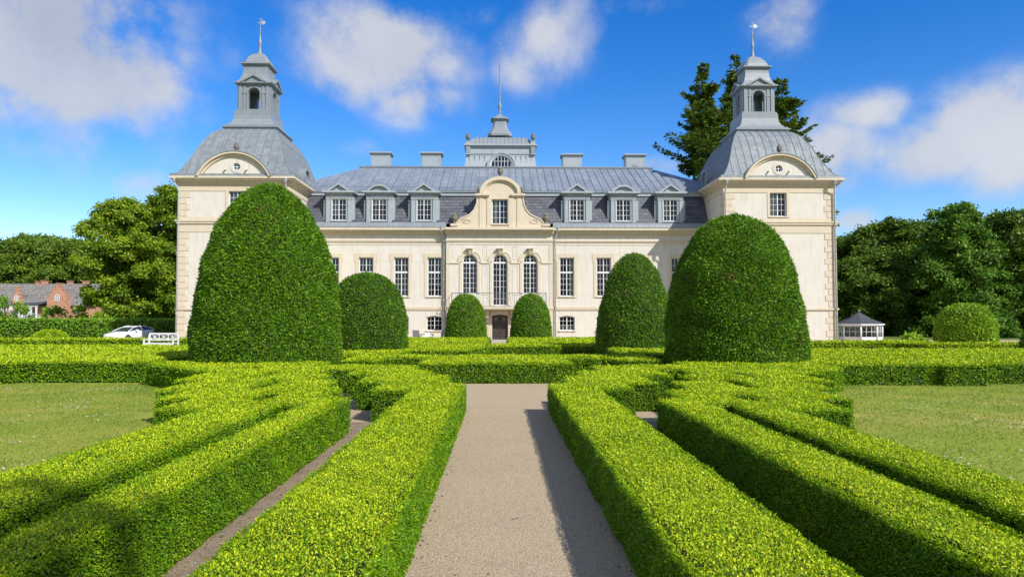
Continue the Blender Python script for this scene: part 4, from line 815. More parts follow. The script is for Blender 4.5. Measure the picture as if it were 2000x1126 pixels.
def octring(cx, cy, r, z_, cut=.3): h_ = r; c_ = r * cut; return [(cx - h_ + c_, cy - h_, z_), (cx + h_ - c_, cy - h_, z_), (cx + h_, cy - h_ + c_, z_), (cx + h_, cy + h_ - c_, z_), (cx + h_ - c_, cy + h_, z_), (cx - h_ + c_, cy + h_, z_), (cx - h_, cy + h_ - c_, z_), (cx - h_, cy - h_ + c_, z_)]
b.loft([octring(ccx, Yc, r_ * k_, zz(py)) for r_, py in ((23.5, 270), (23.5, 266), (22.5, 264), (18, 258), (15, 252), (13.5, 246), (13, 240), (14.5, 239), (14.5, 236.5), (17.5, 236), (17.5, 234.5), (9, 229), (3.5, 225), (2, 223))]); b.build('cupola', 'zinc', pal)
b = pb(); b.lathe([(r_ * k_, zz(py)) for r_, py in ((2.4, 229), (1.6, 222), (3.2, 219), (1.7, 216), (2.6, 212), (3.6, 208), (2.4, 203), (1.5, 198), (1.9, 194), (1.3, 185), (1.1, 130), (.6, 88), (1.3, 86), (1.3, 84), (.2, 82))], ccx, Yc, 12); b.build('flagpole', 'zinc', pal)
# dormers
def dormer(px, kind, curt):
    Yd = YM - .12; c = x(px, Yd); g = pb(); zt = z(391, Yd) ; zb_ = z(431, Yd); w = 1.12
    zs_, ztop = z(437, Yd), z(381, Yd)
    # cheeks and body, the front left open for the window
    for s in (-1, 1):
        g.box(c + s * (w / 2 + .08), c + s * 1.02, Yd, Yd + .25, zs_, ztop)
        g.box(c + s * (w / 2 + .14), c + s * (w / 2 + .14 + .26), Yd - .09, Yd - .001, zs_ + .2, zt + .1); g.box(c + s * (w / 2 + .11), c + s * (w / 2 + .43), Yd - .12, Yd - .001, zt + .02, zt + .12); g.box(c + s * (w / 2 + .11), c + s * (w / 2 + .43), Yd - .12, Yd - .001, zs_ + .1, zs_ + .22)
        g.box(c + s * (w / 2), c + s * (w / 2 + .079), Yd - .04, Yd + .25, zb_, zt + .08)
        g.prism([(c + s * 1.0, zs_), (c + s * 1.05, zs_), (c + s * 1.05, ztop), (c + s * 1.0, ztop)][::1], Yd + .25, Yd + 1.6)
        g.box(c + s * 1.02, c + s * 1.2, Yd + .12, Yd + .3, zs_, zt)      # flared side board
    g.box(c - w / 2 - .079, c + w / 2 + .079, Yd - .04, Yd + .25, zt + .081, ztop); g.box(c - 1.02, c + 1.02, Yd, Yd + .2, zs_, zb_ - .001); g.box(c - w / 2 - .12, c + w / 2 + .12, Yd - .1, Yd - .001, zb_ - .09, zb_ - .002)
    g.box(c - 1.0, c + 1.0, Yd - .06, Yd - .001, zt + .16, zt + .26); g.box(c - 1.05, c + 1.05, Yd - .1, Yd + 1.4, ztop + .001, ztop + .07); g.box(c - 1.17, c + 1.17, Yd - .24, Yd + 1.45, ztop + .071, ztop + .13); g.box(c - 1.25, c + 1.25, Yd - .34, Yd + 1.5, ztop + .131, ztop + .27)
    g.box(c - 1.0, c + 1.0, Yd + .25, Yd + 1.5, ztop - .1, ztop)
    zp = ztop + .271; hp = .62 if kind == 't' else .5
    if kind == 't':
        o_ = [(c - .92, zp), (c, zp + hp), (c + .92, zp)]; i_ = [(c - .68, zp), (c, zp + hp - .15), (c + .68, zp)]
        g.strip(o_[::-1], i_[::-1], Yd - .3, Yd + 1.9); g.prism([(c - .7, zp), (c + .7, zp), (c, zp + hp - .13)], Yd - .08, Yd - .05)
    else:
        rr = (.92 ** 2 + hp ** 2) / (2 * hp); a = math.degrees(math.acos(.92 / rr)) ; o_ = arc(c, zp + hp - rr, rr, a, 180 - a, 14); i_ = [(c + (p - c) * .8, zp + (q - zp) * .74) for p, q in o_]
        g.strip(o_, i_, Yd - .3, Yd + 1.9); g.prism(i_, Yd - .08, Yd - .05)
    d = g.build('dormer', 'paint', pal)
    window(d, OFF, c, zb_, zt + .08, w, Yd + .05, 2, 4, 0, sub=True, curtain=curt)
    k = pb(); k.box(c - .95, c + .95, Yd + .45, Yd + .5, zs_ + .05, ztop - .1); k.build('dormer_shade_sheet', 'dark', d)  # dark sheet coloured as room shade behind the dormer window
full = [(.05, .95, .73, 1)]
for px, kd_, cu in ((661, 't', [(.02, .48, .0, 1)]), (740, 's', full), (827.5, 't', full + [(.02, .18, 0, .8)]), (1127, 't', [(.05, .25, 0, .9)]), (1218, 's', None), (1310, 't', [(.0, .4, .0, 1)])): dormer(px, kd_, cu)
# central gable
Yg = YM - .5; b = pb(); zg = z(443.5, Yg); gx = lambda px: x(px, Yg); gz = lambda py: z(py, Yg); gc = gx(977)
pts = [(gx(882), zg), (gx(882), gz(438)), (gx(891), gz(437)), (gx(898), gz(428)), (gx(908), gz(424)), (gx(918), gz(419)), (gx(926), gz(410)), (gx(931), gz(398)), (gx(932), gz(388)), (gx(929), gz(383)), (gx(929), gz(378)), (gx(938), gz(378))]
rr = (gx(1013) - gx(941)) / 2 + .02; ac = (gx(1013) + gx(941)) / 2
pts += [(p, q) for p, q in arc(ac, gz(378), rr, 180, 0, 16, gz(349) - gz(378))]
pts += [(2 * gc - p, q) for p, q in pts[:12][::-1]]
pts = pts[::-1]
# split in left wing, centre, right wing around the window opening
wg0, wg1, wz0, wz1 = gx(960.5), gx(992), gz(437), gz(389)
cl, cr2 = gx(935), 2 * gc - gx(935)
def clipx(poly, xa, keep):
    out = []
    for i in range(len(poly)):
        p, q = poly[i], poly[(i + 1) % len(poly)]; ip = (p[0] - xa) * keep >= 0; iq = (q[0] - xa) * keep >= 0
        if ip: out.append(p)
        if ip != iq: t = (xa - p[0]) / (q[0] - p[0]); out.append((xa, p[1] + (q[1] - p[1]) * t))
    return out
def clipz(poly, za, keep): return [(p, q) for q, p in clipx([(q, p) for p, q in poly], za, keep)]
cen = clipx(clipx(pts, cl, 1), cr2, -1)
b.prism(clipx(pts, cl, -1), Yg, Yg + .45); b.prism(clipx(pts, cr2, 1), Yg, Yg + .45)
b.prism(clipx(cen, wg0, -1), Yg + .001, Yg + .449); b.prism(clipx(cen, wg1, 1), Yg + .001, Yg + .449); midp = clipx(clipx(cen, wg0, 1), wg1, -1); b.prism(clipz(midp, wz1, 1), Yg + .001, Yg + .449); b.prism(clipz(midp, wz0, -1), Yg + .001, Yg + .449)
gab = b.build('gable', 'stone', pal)
b = pb()
for s in (-1, 1):
    for p0, p1 in ((41, 33), (26, 17)): b.box(gc + s * p0 * .0392, gc + s * p1 * .0392, Yg - .05, Yg - .001, zg, gz(385))
    b.box(gc + s * 21 * .0392, gc + s * 49 * .0392, Yg - .22, Yg + .5, gz(382.5), gz(378.5)); b.box(gc + s * 22 * .0392, gc + s * 46 * .0392, Yg - .12, Yg + .1, gz(385), gz(382.6))
hh = gz(349) - gz(378)
b.strip(arc(gc, gz(378.4), rr + .16, 0, 180, 22, hh + .16), arc(gc, gz(378.4), rr - .1, 0, 180, 22, hh - .1), Yg - .22, Yg + .5)
b.strip(arc(gc, gz(378.4), rr - .1, 0, 180, 22, hh - .101), arc(gc, gz(378.4), rr - .22, 0, 180, 22, hh - .22), Yg - .1, Yg + .01)
b.box(wg0 - .12, wg1 + .12, Yg - .1, Yg + .1, wz0 - .08, wz0 - .002); b.box(wg0 - .14, wg0 - .01, Yg - .03, Yg - .001, wz0, wz1 + .12); b.box(wg1 + .01, wg1 + .14, Yg - .03, Yg - .001, wz0, wz1 + .12); b.box(wg0 - .009, wg1 + .009, Yg - .03, Yg - .001, wz1 + .01, wz1 + .12)
# volutes in relief and edge moulding
for s in (-1, 1):
    vc = gc + s * 68 * .0392
    for r0_, zz0 in ((.5, 0),): 
        sp_ = [(vc + s * (.52 - .42 * t) * math.cos(t * 9), gz(432.5) + (.21 - .17 * t) * math.sin(t * 9)) for t in np.linspace(0, 1, 26)]
        for p, q in zip(sp_, sp_[1:]): b.bar(p, q, .05, .04, Yg - .04)
    ed = [(gx(891), gz(436)), (gx(898), gz(427)), (gx(908), gz(423)), (gx(918), gz(418)), (gx(926), gz(409)), (gx(931), gz(397)), (gx(932), gz(387))]
    if s == 1: ed = [(2 * gc - p, q) for p, q in ed]
    for p, q in zip(ed, ed[1:]): b.bar(p, q, .09, .55, Yg - .06)
    vv = (gx(887) if s == -1 else 2 * gc - gx(887)); b.box(vv - .3, vv + .3, Yg - .1, Yg + .5, gz(441), gz(437))
b.build('gable_moulding', 'stone', gab)
window(gab, OFF, (wg0 + wg1) / 2, wz0, wz1, wg1 - wg0, Yg + .18, 2, 4, 0, sub=True, curtain=[(.04, .4, 0, 1)])
b = pb(); b.box(wg0 - .1, wg1 + .1, Yg + .46, Yg + .5, wz0 - .1, wz1 + .1); b.build('gable_shade_sheet', 'dark', gab)  # dark sheet coloured as room shade behind the gable window
def urn(cx, cy, z0, h, parent=pal, name='urn'):
    b = pb(); b.lathe([(r_ * h, q * h) for r_, q in ((.2, 0), (.2, .08), (.1, .13), (.09, .2), (.2, .3), (.25, .45), (.25, .58), (.18, .66), (.22, .7), (.22, .74), (.12, .82), (.06, .92), (.08, .96), (.01, 1))], cx, cy, 12, z0); b.build(name, 'urn', parent)
urn(gx(887), Yg + .2, gz(437), .95); urn(2 * gc - gx(887), Yg + .2, gz(437), .95); urn(gc, Yg + .15, gz(346), .95)
urn(gx(934.5), Yg - .06, gz(378.5), .56); urn(2 * gc - gx(934.5), Yg - .06, gz(378.5), .56)
urn(a0 + .2, Ya + .2, zc1 + .5, .85, att); urn(a1 - .2, Ya + .2, zc1 + .5, .85, att)
# downpipes
def pipe(xx, yy, z1_, z0_=0, dxx=0, yo=.5):
    b = pb(); b.tube([(xx + dxx, yy - yo, z1_), (xx + dxx, yy - yo, z1_ - .25), (xx, yy - .14, z1_ - .85), (xx, yy - .14, z0_)], .06, 10); b.lathe([(.06, -.3), (.11, -.16), (.14, 0), (.16, .02)], xx + dxx, yy - yo, 12, z1_ - .05)
    for q in range(1, 5): zq_ = z0_ + (z1_ - z0_) * q / 5.5; b.lathe([(.07, 0), (.08, .02), (.08, .06), (.07, .08)], xx, yy - .14, 12, zq_)
    b.build('downpipe', 'pipe', pal)
pipe(x(867.5), YM - .02, 8.82, 0, -.2, .45); pipe(x(1084), YM - .02, 8.82, 0, .18, .45)
# ---------------------------------------------------------------- towers
def tower(x0, x1, side):
    cx = (x0 + x1) / 2; hx = (x1 - x0) / 2; cy = 56.0; hy = cy - YT; ztw = 11.75; wc = x(461 if side < 0 else 1521.5, YT)
    Z = lambda py: az(py, YT)
    wo = [(wc - .6, wc + .6, Z(421), Z(374), 0), (wc - .58, wc + .58, Z(574), Z(497), 0), (wc - .62, wc + .62, Z(648), Z(616), .12)]
    b = pb(); wallpanel(b, x0, x1, 0, ztw, YT, wo)
    for xs_ in (x0, x1): b.add([(xs_, YT, 0), (xs_, cy + hy, 0), (xs_, cy + hy, ztw), (xs_, YT, ztw)], [(0, 1, 2, 3)])
    b.add([(x0, cy + hy, 0), (x1, cy + hy, 0), (x1, cy + hy, ztw), (x0, cy + hy, ztw)], [(0, 1, 2, 3)]); tw = b.build('tower_wall', 'plaster', pal)
    b = pb(); b.box(x0 + .5, x1 - .5, YT + .6, cy + hy - .5, 0.1, ztw - .2); b.build('tower_shade_block', 'dark', tw)  # block coloured dark to stand in for the unlit tower rooms
    for k, o_ in enumerate(wo): window(pal, OFF, wc, o_[2], o_[3], o_[1] - o_[0], YT + .15, 2, 4 if k < 2 else 3, o_[4], transom=None if k != 1 else o_[2] + (o_[3] - o_[2]) * .62, curtain=[(.03, .5, 0, 1)] if k == 0 else None)
    # trim
    b = pb()
    def band(out, z0_, z1_): 
        b.box(x0 - out, x1 + out, YT - out, YT - .001, z0_, z1_); b.box(x0 - out, x0 - .001, YT, cy + hy + out, z0_, z1_); b.box(x1 + .001, x1 + out, YT, cy + hy + out, z0_, z1_)
    band(.12, Z(438), Z(434)); band(.17, Z(433.9), Z(431)); band(.035, Z(454), Z(438.2)); band(.035, Z(430.8), Z(425))
    band(.10, Z(605), Z(601)); band(.035, 10.95, ztw - .35)
    band(.15, ztw - .35, ztw - .2); band(.28, ztw - .199, ztw - .05); band(.42, ztw - .049, ztw + .05); band(.5, ztw + .051, ztw + .2)
    for wcx, (a_, b_, za, zb, _) in ((wc, wo[0]), (wc, wo[1])):
        for s in (-1, 1): b.box(wcx + s * (b_ - wcx + .02), wcx + s * (b_ - wcx + .2), YT - .036, YT - .002, za - .1, zb + .15)
        b.box(a_ - .019, b_ + .019, YT - .036, YT - .002, zb + .02, zb + .15); b.box(a_ - .08, b_ + .08, YT - .09, YT + .1, za - .09, za - .002)
    b.box(wo[2][0] - .08, wo[2][1] + .08, YT - .08, YT + .1, wo[2][2] - .08, wo[2][2] - .002)
    b.build('tower_trim', 'stone', pal)
    bl, br_ = pb(), pb(); bl.box(x0 - .004, x0 + .5, YT - .004, YT - .0005, .03, 10.92); br_.box(x1 - .5, x1 + .004, YT - .004, YT - .0005, .03, 10.92)
    for zl, zh in ((.05, Z(606)), (Z(600), Z(455)), (Z(424), 10.9)):
        n_ = max(1, int(round((zh - zl) / .43))); st = (zh - zl) / n_
        for i in range(n_):
            L = .82 if i % 2 else .6; za, zb = zl + i * st + .02, zl + (i + 1) * st - .02
            bl.box(x0 - .03, x0 + L, YT - .03, YT - .001, za, zb); br_.box(x1 - L, x1 + .03, YT - .03, YT - .001, za, zb)
            bl.box(x0 - .03, x0 - .001, YT, YT + 1.4 - L, za, zb); br_.box(x1 + .001, x1 + .03, YT, YT + 1.4 - L, za, zb)
    bl.build('quoin_strip', 'stone', pal); br_.build('quoin_strip', 'stone', pal)
    # bell roof
    e0 = ztw + .2; prof = [(4.42, e0), (4.40, e0 + .16), (4.05, e0 + .3), (3.72, 12.75), (3.42, 13.4), (3.2, 14.0), (3.0, 14.6), (2.78, 15.1), (2.55, 15.6), (2.2, 16.03), (1.95, 16.25)]
    rg = [rectring(cx, cy, r_, r_ + 1.04 * min(1, max(0, (r_ - 1.9) / 1.6)), zz_) for r_, zz_ in prof]
    b = pb(); b.loft(rg); br = b.build('bell_roof', 'bellroof', pal)
    b = pb()
    def crv(i, t, s):  # point on front/side rib
        return None
    nx_ = 7
    for k in range(-nx_, nx_ + 1):
        xx = k * .56 + .28 * 0; pts_ = []
        for (r_, zz_), ring in zip(prof[2:], rg[2:]):
            if abs(xx) < r_ - .02: pts_.append((cx + xx, ring[0][1] - .012, zz_ + .006))
        if len(pts_) > 1: b.tube(pts_, .02, 4)
    for k in range(-8, 9):
        yy = k * .56; 
        for s in (-1, 1):
            pts_ = []
            for (r_, zz_), ring in zip(prof[2:], rg[2:]):
                if abs(yy) < cy - ring[0][1] - .02: pts_.append((cx + s * (r_ + .012), cy + yy, zz_ + .006))
            if len(pts_) > 1: b.tube(pts_, .02, 4)
    for s in (0, 1, 2, 3): b.tube([ring[s] for ring in rg[1:]], .035, 5)
    b.build('roof_seams', 'zinc_dark', br)
    # eave gutter seams
    # upper cornice and lantern
    b = pb(); zu = 16.25
    for r_, za, zb in ((2.02, zu, zu + .12), (2.12, zu + .121, zu + .22), (1.98, zu + .221, zu + .34)): b.box(cx - r_, cx + r_, cy - r_, cy + r_, za, zb)
    b.loft([rectring(cx, cy, r_, r_, q) for r_, q in ((1.85, zu + .341), (1.6, zu + .62), (1.46, zu + .9), (1.42, zu + 1.2), (1.42, zu + 1.55))])
    b.box(cx - 1.36, cx + 1.36, cy - 1.36, cy + 1.36, zu + 1.551, zu + 1.68); b.build('roof_curb', 'zinc', pal)
    zl = zu + 1.681; zh = az(168.5, cy - 1.25); hl = 1.2
    b = pb(); aw2 = .45; za1 = zl + (zh - zl) * .9
    for s in range(4):
        ca, sa = [(1, 0), (0, 1), (-1, 0), (0, -1)][s]
        def tr(px_, py_): return (cx + px_ * ca - py_ * sa, cy + px_ * sa + py_ * ca)
        def bx(xa, xb, ya2, yb2, z0_, z1_):
            p = [tr(xa, ya2), tr(xb, ya2), tr(xb, yb2), tr(xa, yb2)]; b.hexa([(q[0], q[1], z0_) for q in p], [(q[0], q[1], z1_) for q in p])
        for t in (-1, 1):
            bx(min(t * aw2, t * .86), max(t * aw2, t * .86), -hl, -hl + .3, zl, zh)
            bx(min(t * .62, t * .8), max(t * .62, t * .8), -hl - .05, -hl - .001, zl, zh - .05); bx(min(t * .93, t * 1.17), max(t * .93, t * 1.17), -hl - .06, -hl - .002, zl + .05, zh - .02)
            bx(min(t * aw2, t * (aw2 + .1)), max(t * aw2, t * (aw2 + .1)), -hl - .04, -hl - .001, zl, za1 - aw2)
            bx(min(t * .56, t * .9), max(t * .56, t * .9), -hl - .07, -hl - .003, za1 - aw2 - .05, za1 - aw2 + .03)
        n_ = 10; ar = arc(0, za1 - aw2, aw2, 0, 180, n_)
        for (p0, q0), (p1, q1) in zip(ar, ar[1:]):
            A4 = [tr(p1, -hl), tr(p0, -hl), tr(p0, -hl + .3), tr(p1, -hl + .3)]; zz4 = [q1, q0, q0, q1]
            b.hexa([(q[0], q[1], zv) for q, zv in zip(A4, zz4)], [(q[0], q[1], zh) for q in A4])
        ar2 = arc(0, za1 - aw2, aw2 + .1, 0, 180, n_); ar1 = arc(0, za1 - aw2, aw2 + .001, 0, 180, n_)
        for i in range(n_):
            P4 = [ar1[i + 1], ar1[i], ar2[i], ar2[i + 1]]; f_ = [tr(p[0], -hl - .04) + (p[1],) for p in P4]; g_ = [tr(p[0], -hl - .001) + (p[1],) for p in P4]; b.hexa(f_, g_)
        bx(.86, hl, -hl, -.86, zl, zh)
    b.box(cx - 1.28, cx + 1.28, cy - 1.28, cy + 1.28, zl, zl + .06)
    b.build('lantern', 'zinc', pal)
    b = pb(); b.box(cx - 1.32, cx + 1.32, cy - 1.32, cy + 1.32, zh + .001, zh + .1); b.box(cx - 1.46, cx + 1.46, cy - 1.46, cy + 1.46, zh + .101, zh + .2)
    zt = zh + .2; z2 = az(130, cy - 1); b.loft([rectring(cx, cy, r_, r_, zt + (z2 - zt) * t) for r_, t in ((1.4, 0), (1.22, .12), (1.07, .3), (.98, .5), (.93, .75), (.92, 1))])
    b.box(cx - 1.0, cx + 1.0, cy - 1.0, cy + 1.0, z2 + .001, z2 + .08); b.box(cx - 1.12, cx + 1.12, cy - 1.12, cy + 1.12, z2 + .081, z2 + .18)
    z3 = az(111, cy); b.loft([octring(cx, cy, r_, z2 + .181 + (z3 - z2 - .18) * t, .2) for r_, t in ((1.0, 0), (.92, .25), (.78, .55), (.55, .85), (.35, 1))])
    # pediments
    for s in range(4):
        ca, sa = [(1, 0), (0, 1), (-1, 0), (0, -1)][s]
        def pr3(poly, ya2, yb2):
            f_ = [(cx + p * ca - ya2 * sa, cy + p * sa + ya2 * ca, q) for p, q in poly]; g_ = [(cx + p * ca - yb2 * sa, cy + p * sa + yb2 * ca, q) for p, q in poly]; n_ = len(poly)
            b.add(f_ + g_, [list(range(n_)), list(range(2 * n_ - 1, n_ - 1, -1))] + [(i, i + n_, (i + 1) % n_ + n_, (i + 1) % n_) for i in range(n_)])
        hp = .62; pr3([(-1.0, zt + .001), (-.8, zt + .001), (0, zt + hp - .16), (0, zt + hp)], -1.5, -.9); pr3([(.8, zt + .001), (1.0, zt + .001), (0, zt + hp), (0, zt + hp - .16)], -1.5, -.9); pr3([(-.82, zt + .002), (.82, zt + .002), (0, zt + hp - .15)], -1.36, -1.0)
    b.build('lantern_roof', 'zinc', pal)
    ks = cy / F; b = pb(); zs = lambda py: az(py + 4, cy)
    b.lathe([(r_ * ks, zs(py)) for r_, py in ((7, 107), (6.5, 105), (4.5, 104), (4.5, 102), (2.6, 100), (3.2, 96), (2.0, 92), (2.6, 88), (3.6, 84), (3.2, 80), (1.9, 75), (1.1, 62), (1.6, 61), (.8, 59), (.6, 42), (1.0, 41), (.3, 37))], cx, cy, 10)
    sp2 = b.build('spire', 'zinc', pal)
    b = pb(); zz_ = zs(44); b.prism([(cx + .08, zz_ - .14), (cx + .3, zz_ - .16), (cx + .45, zz_), (cx + .3, zz_ + .16), (cx + .08, zz_ + .14)], cy - .015, cy + .015); b.box(cx - .2, cx + .08, cy - .012, cy + .012, zz_ - .03, zz_ + .03); b.tube([(cx - .2, cy, zz_ + .3), (cx + .2, cy, zz_ + .3)], .015, 4); b.build('weathervane', 'pipe', sp2)
    # arched front gable with oculus
    gc_ = x(456 if side < 0 else 1525, YT - .3); ch = 2.48; ris = 1.62; rr_ = (ch * ch + ris * ris) / (2 * ris); zb2 = ztw + .21; cz_ = zb2 + ris - rr_; a_ = math.degrees(math.asin((rr_ - ris) / rr_)); yg = YT - .3
    oc = (gc_ + (.12 if side < 0 else -.05), zb2 + .68); orr = .26
    out_ = arc(gc_, cz_, rr_ - .2, a_ + 2, 178 - a_, 24)
    b = pb()   # gable face as a ring around the oculus
    ol = [(oc[0] + orr * math.cos(R(t)), oc[1] + orr * math.sin(R(t))) for t in np.linspace(0, 360, 33)[:-1]]
    base_ = [(out_[-1][0] + (out_[0][0] - out_[-1][0]) * t, out_[0][1]) for t in np.linspace(0, 1, 9)[1:-1]]
    loop = out_ + base_; loop.sort(key=lambda p: math.atan2(p[1] - oc[1], p[0] - oc[0]) % (2 * math.pi)); n1 = len(loop)
    res = []
    for i in range(n1):
        a1_ = math.atan2(loop[i][1] - oc[1], loop[i][0] - oc[0]); res.append((oc[0] + orr * math.cos(a1_), oc[1] + orr * math.sin(a1_)))
    for i in range(n1):
        j = (i + 1) % n1; b.prism([res[i], loop[i], loop[j], res[j]], yg, yg + .3)
    for yo_, ra, rb in ((-.04, .27, .36), (-.03, .361, .45)): b.strip([(oc[0] + rb * math.cos(R(t)), oc[1] + rb * math.sin(R(t))) for t in range(0, 361, 15)], [(oc[0] + ra * math.cos(R(t)), oc[1] + ra * math.sin(R(t))) for t in range(0, 361, 15)], yg + yo_, yg - .001)
    for s in (-1, 1): b.hexa([(oc[0] + s * .75 - .05, yg - .25, oc[1] - .25), (oc[0] + s * .75 + .05, yg - .25, oc[1] - .25), (oc[0] + s * .75 + .05, yg, oc[1] - .2), (oc[0] + s * .75 - .05, yg, oc[1] - .2)], [(oc[0] + s * .75 - .05, yg - .2, oc[1] - .16), (oc[0] + s * .75 + .05, yg - .2, oc[1] - .16), (oc[0] + s * .75 + .05, yg, oc[1] - .12), (oc[0] + s * .75 - .05, yg, oc[1] - .12)])
    tg = b.build('tower_gable', 'plaster', pal)
    b = pb(); 
    b.strip(arc(gc_, cz_, rr_ - .02, a_, 180 - a_, 24), arc(gc_, cz_, rr_ - .19, a_ + 1, 179 - a_, 24), yg - .12, yg + .3); b.strip(arc(gc_, cz_, rr_ + .12, a_ - 1, 181 - a_, 24), arc(gc_, cz_, rr_ - .019, a_ - .5, 180.5 - a_, 24), yg - .3, yg + .3)
    b.build('gable_arch', 'stone', tg)
    b = pb(); b.strip(arc(gc_, cz_, rr_ + .16, a_ - 1.5, 181.5 - a_, 24), arc(gc_, cz_, rr_ + .121, a_ - 1, 181 - a_, 24), yg - .34, yg + .2)
    b.strip(arc(gc_, cz_, rr_ + .12, a_ - 1, 181 - a_, 24), arc(gc_, cz_, rr_ - .4, a_ , 180 - a_, 24), yg + .301, yg + 2.6); b.build('gable_hood', 'zinc', tg)
    b = pb(); b.lathe([(.001, 0), (.25, 0), (.25, .001)], 0, 0, 20)
    v = [(oc[0] + p[0], yg + .12, oc[1] + p[1]) for p in b.v[20:40]]; b = pb(); b.add(v, [list(range(20))]); b.build('pane', 'carglass', tg)
    b = pb(); b.box(oc[0] - .02, oc[0] + .02, yg + .07, yg + .11, oc[1] - .25, oc[1] + .25); b.box(oc[0] - .25, oc[0] + .25, yg + .072, yg + .108, oc[1] - .02, oc[1] + .02); b.strip([(oc[0] + .26 * math.cos(R(t)), oc[1] + .26 * math.sin(R(t))) for t in range(0, 361, 20)], [(oc[0] + .215 * math.cos(R(t)), oc[1] + .215 * math.sin(R(t))) for t in range(0, 361, 20)], yg + .06, yg + .11); b.build('oculus_frame', 'white', tg)
    urn(gc_ + (.1 if side < 0 else 0), yg - .02, zb2 + ris + .1, .78)
    # round zinc dormer on the inner side
    xs_ = x1 if side < 0 else x0; sg_ = 1 if side < 0 else -1; b = pb(); yc_ = cy - .3; zc2 = ztw + 1.05
    def rot(xa, r0_, r1_, x_a, x_b):
        pass
    for (ra, rb, xa, xb) in ((.62, .75, .05, -1.2), (.0, .62, -.12, -.2)):
        nn = 20
        for i in range(nn):
            t0, t1 = R(360 * i / nn), R(360 * (i + 1) / nn); q4 = [(ra, t0), (rb, t0), (rb, t1), (ra, t1)]
            f_ = [(xs_ + sg_ * (.0 + xa) , yc_ + r_ * math.cos(t), zc2 + r_ * math.sin(t)) for r_, t in q4]; g_ = [(xs_ + sg_ * xb, yc_ + r_ * math.cos(t), zc2 + r_ * math.sin(t)) for r_, t in q4]
            if sg_ < 0: f_, g_ = g_, f_
            b.hexa(f_, g_)
    b.box(xs_ - .02 if sg_ < 0 else xs_ - .9, xs_ + .9 if sg_ < 0 else xs_ + .02, yc_ - .9, yc_ + .9, ztw + .21, ztw + .5)
    b.build('round_dormer', 'zinc', pal)
    for s in (-1, 1):
        inner = (s == 1) == (side < 0); pipe((x1 - .12) if s == 1 else (x0 + .05), YT - .02, ztw + .05, 0, -.12 if s == 1 and side > 0 else (.0 if inner else -.2), .5)
tower(TLx0, TLx1, -1); tower(TRx0, TRx1, 1)

# ------------------------------------------------------------------ brick house on the left
YH = 108.0; hx = lambda px: ax(px, YH, 600); hz = lambda py: az(py, YH)
ho = empty('brick_house', (hx(90), YH, 0), 'red brick house with stepped gables, grey roof and white veranda behind the left hedge', 'house'); HO = (hx(90), YH, 0)
b = MB(HO); b.box(hx(-60), hx(186), YH, YH + 9, 0, hz(597)); b.build('wall', 'brick', ho)
b = MB(HO); b.hexa([(hx(-62), YH - .4, hz(597)), (hx(188), YH - .4, hz(597)), (hx(188), YH + 9.4, hz(597)), (hx(-62), YH + 9.4, hz(597))], [(hx(-50), YH + 4.3, hz(552)), (hx(176), YH + 4.3, hz(552)), (hx(176), YH + 4.7, hz(552)), (hx(-50), YH + 4.7, hz(552))]); rf = b.build('roof', 'thatch', ho)
for p0, p1, t in ((33, 40, 552), (44, 53, 550), (97, 104, 551), (128, 137, 551)):
    b = MB(HO); b.box(hx(p0), hx(p1), YH + 4.1, YH + 4.9, hz(562), hz(t - 4)); b.box(hx(p0) - .08, hx(p1) + .08, YH + 4.0, YH + 5, hz(t - 4), hz(t - 5)); b.build('chimney', 'brick', rf)
def stepgable(c, half, top, steps, py0, y0):
    b = MB(HO)
    for i in range(steps):
        f_ = 1 - i / steps; b.box(hx(c - half * f_), hx(c + half * f_), y0 + .002 * i, y0 + .5 - .002 * i, hz(py0) + (hz(top) - hz(py0)) * i / steps if i else 0, hz(py0) + (hz(top) - hz(py0)) * (i + 1) / steps)
        b.box(hx(c - half * f_) - .06, hx(c - half * f_ + half / steps), y0 - .05, y0 + .55, hz(py0) + (hz(top) - hz(py0)) * (i + 1) / steps, hz(py0) + (hz(top) - hz(py0)) * (i + 1) / steps + .12); b.box(hx(c + half * f_ - half / steps), hx(c + half * f_) + .06, y0 - .05, y0 + .55, hz(py0) + (hz(top) - hz(py0)) * (i + 1) / steps, hz(py0) + (hz(top) - hz(py0)) * (i + 1) / steps + .12)
    g_ = b.build('stepped_gable', 'brick', ho)
    b = MB(HO); zz_ = (hz(py0) + hz(top)) / 2; b.hexa([(hx(c - half * .8), y0 + .5, hz(py0) - .3), (hx(c + half * .8), y0 + .5, hz(py0) - .3), (hx(c + half * .8), y0 + 4.5, hz(py0) - .3), (hx(c - half * .8), y0 + 4.5, hz(py0) - .3)], [(hx(c) - .05, y0 + .5, hz(top) - .8), (hx(c) + .05, y0 + .5, hz(top) - .8), (hx(c) + .05, y0 + 5, hz(top) - .8), (hx(c) - .05, y0 + 5, hz(top) - .8)]); b.build('cross_roof', 'thatch', ho)
stepgable(119, 21, 555, 6, 588, YH - .8); stepgable(38, 9, 562, 4, 588, YH - .6)
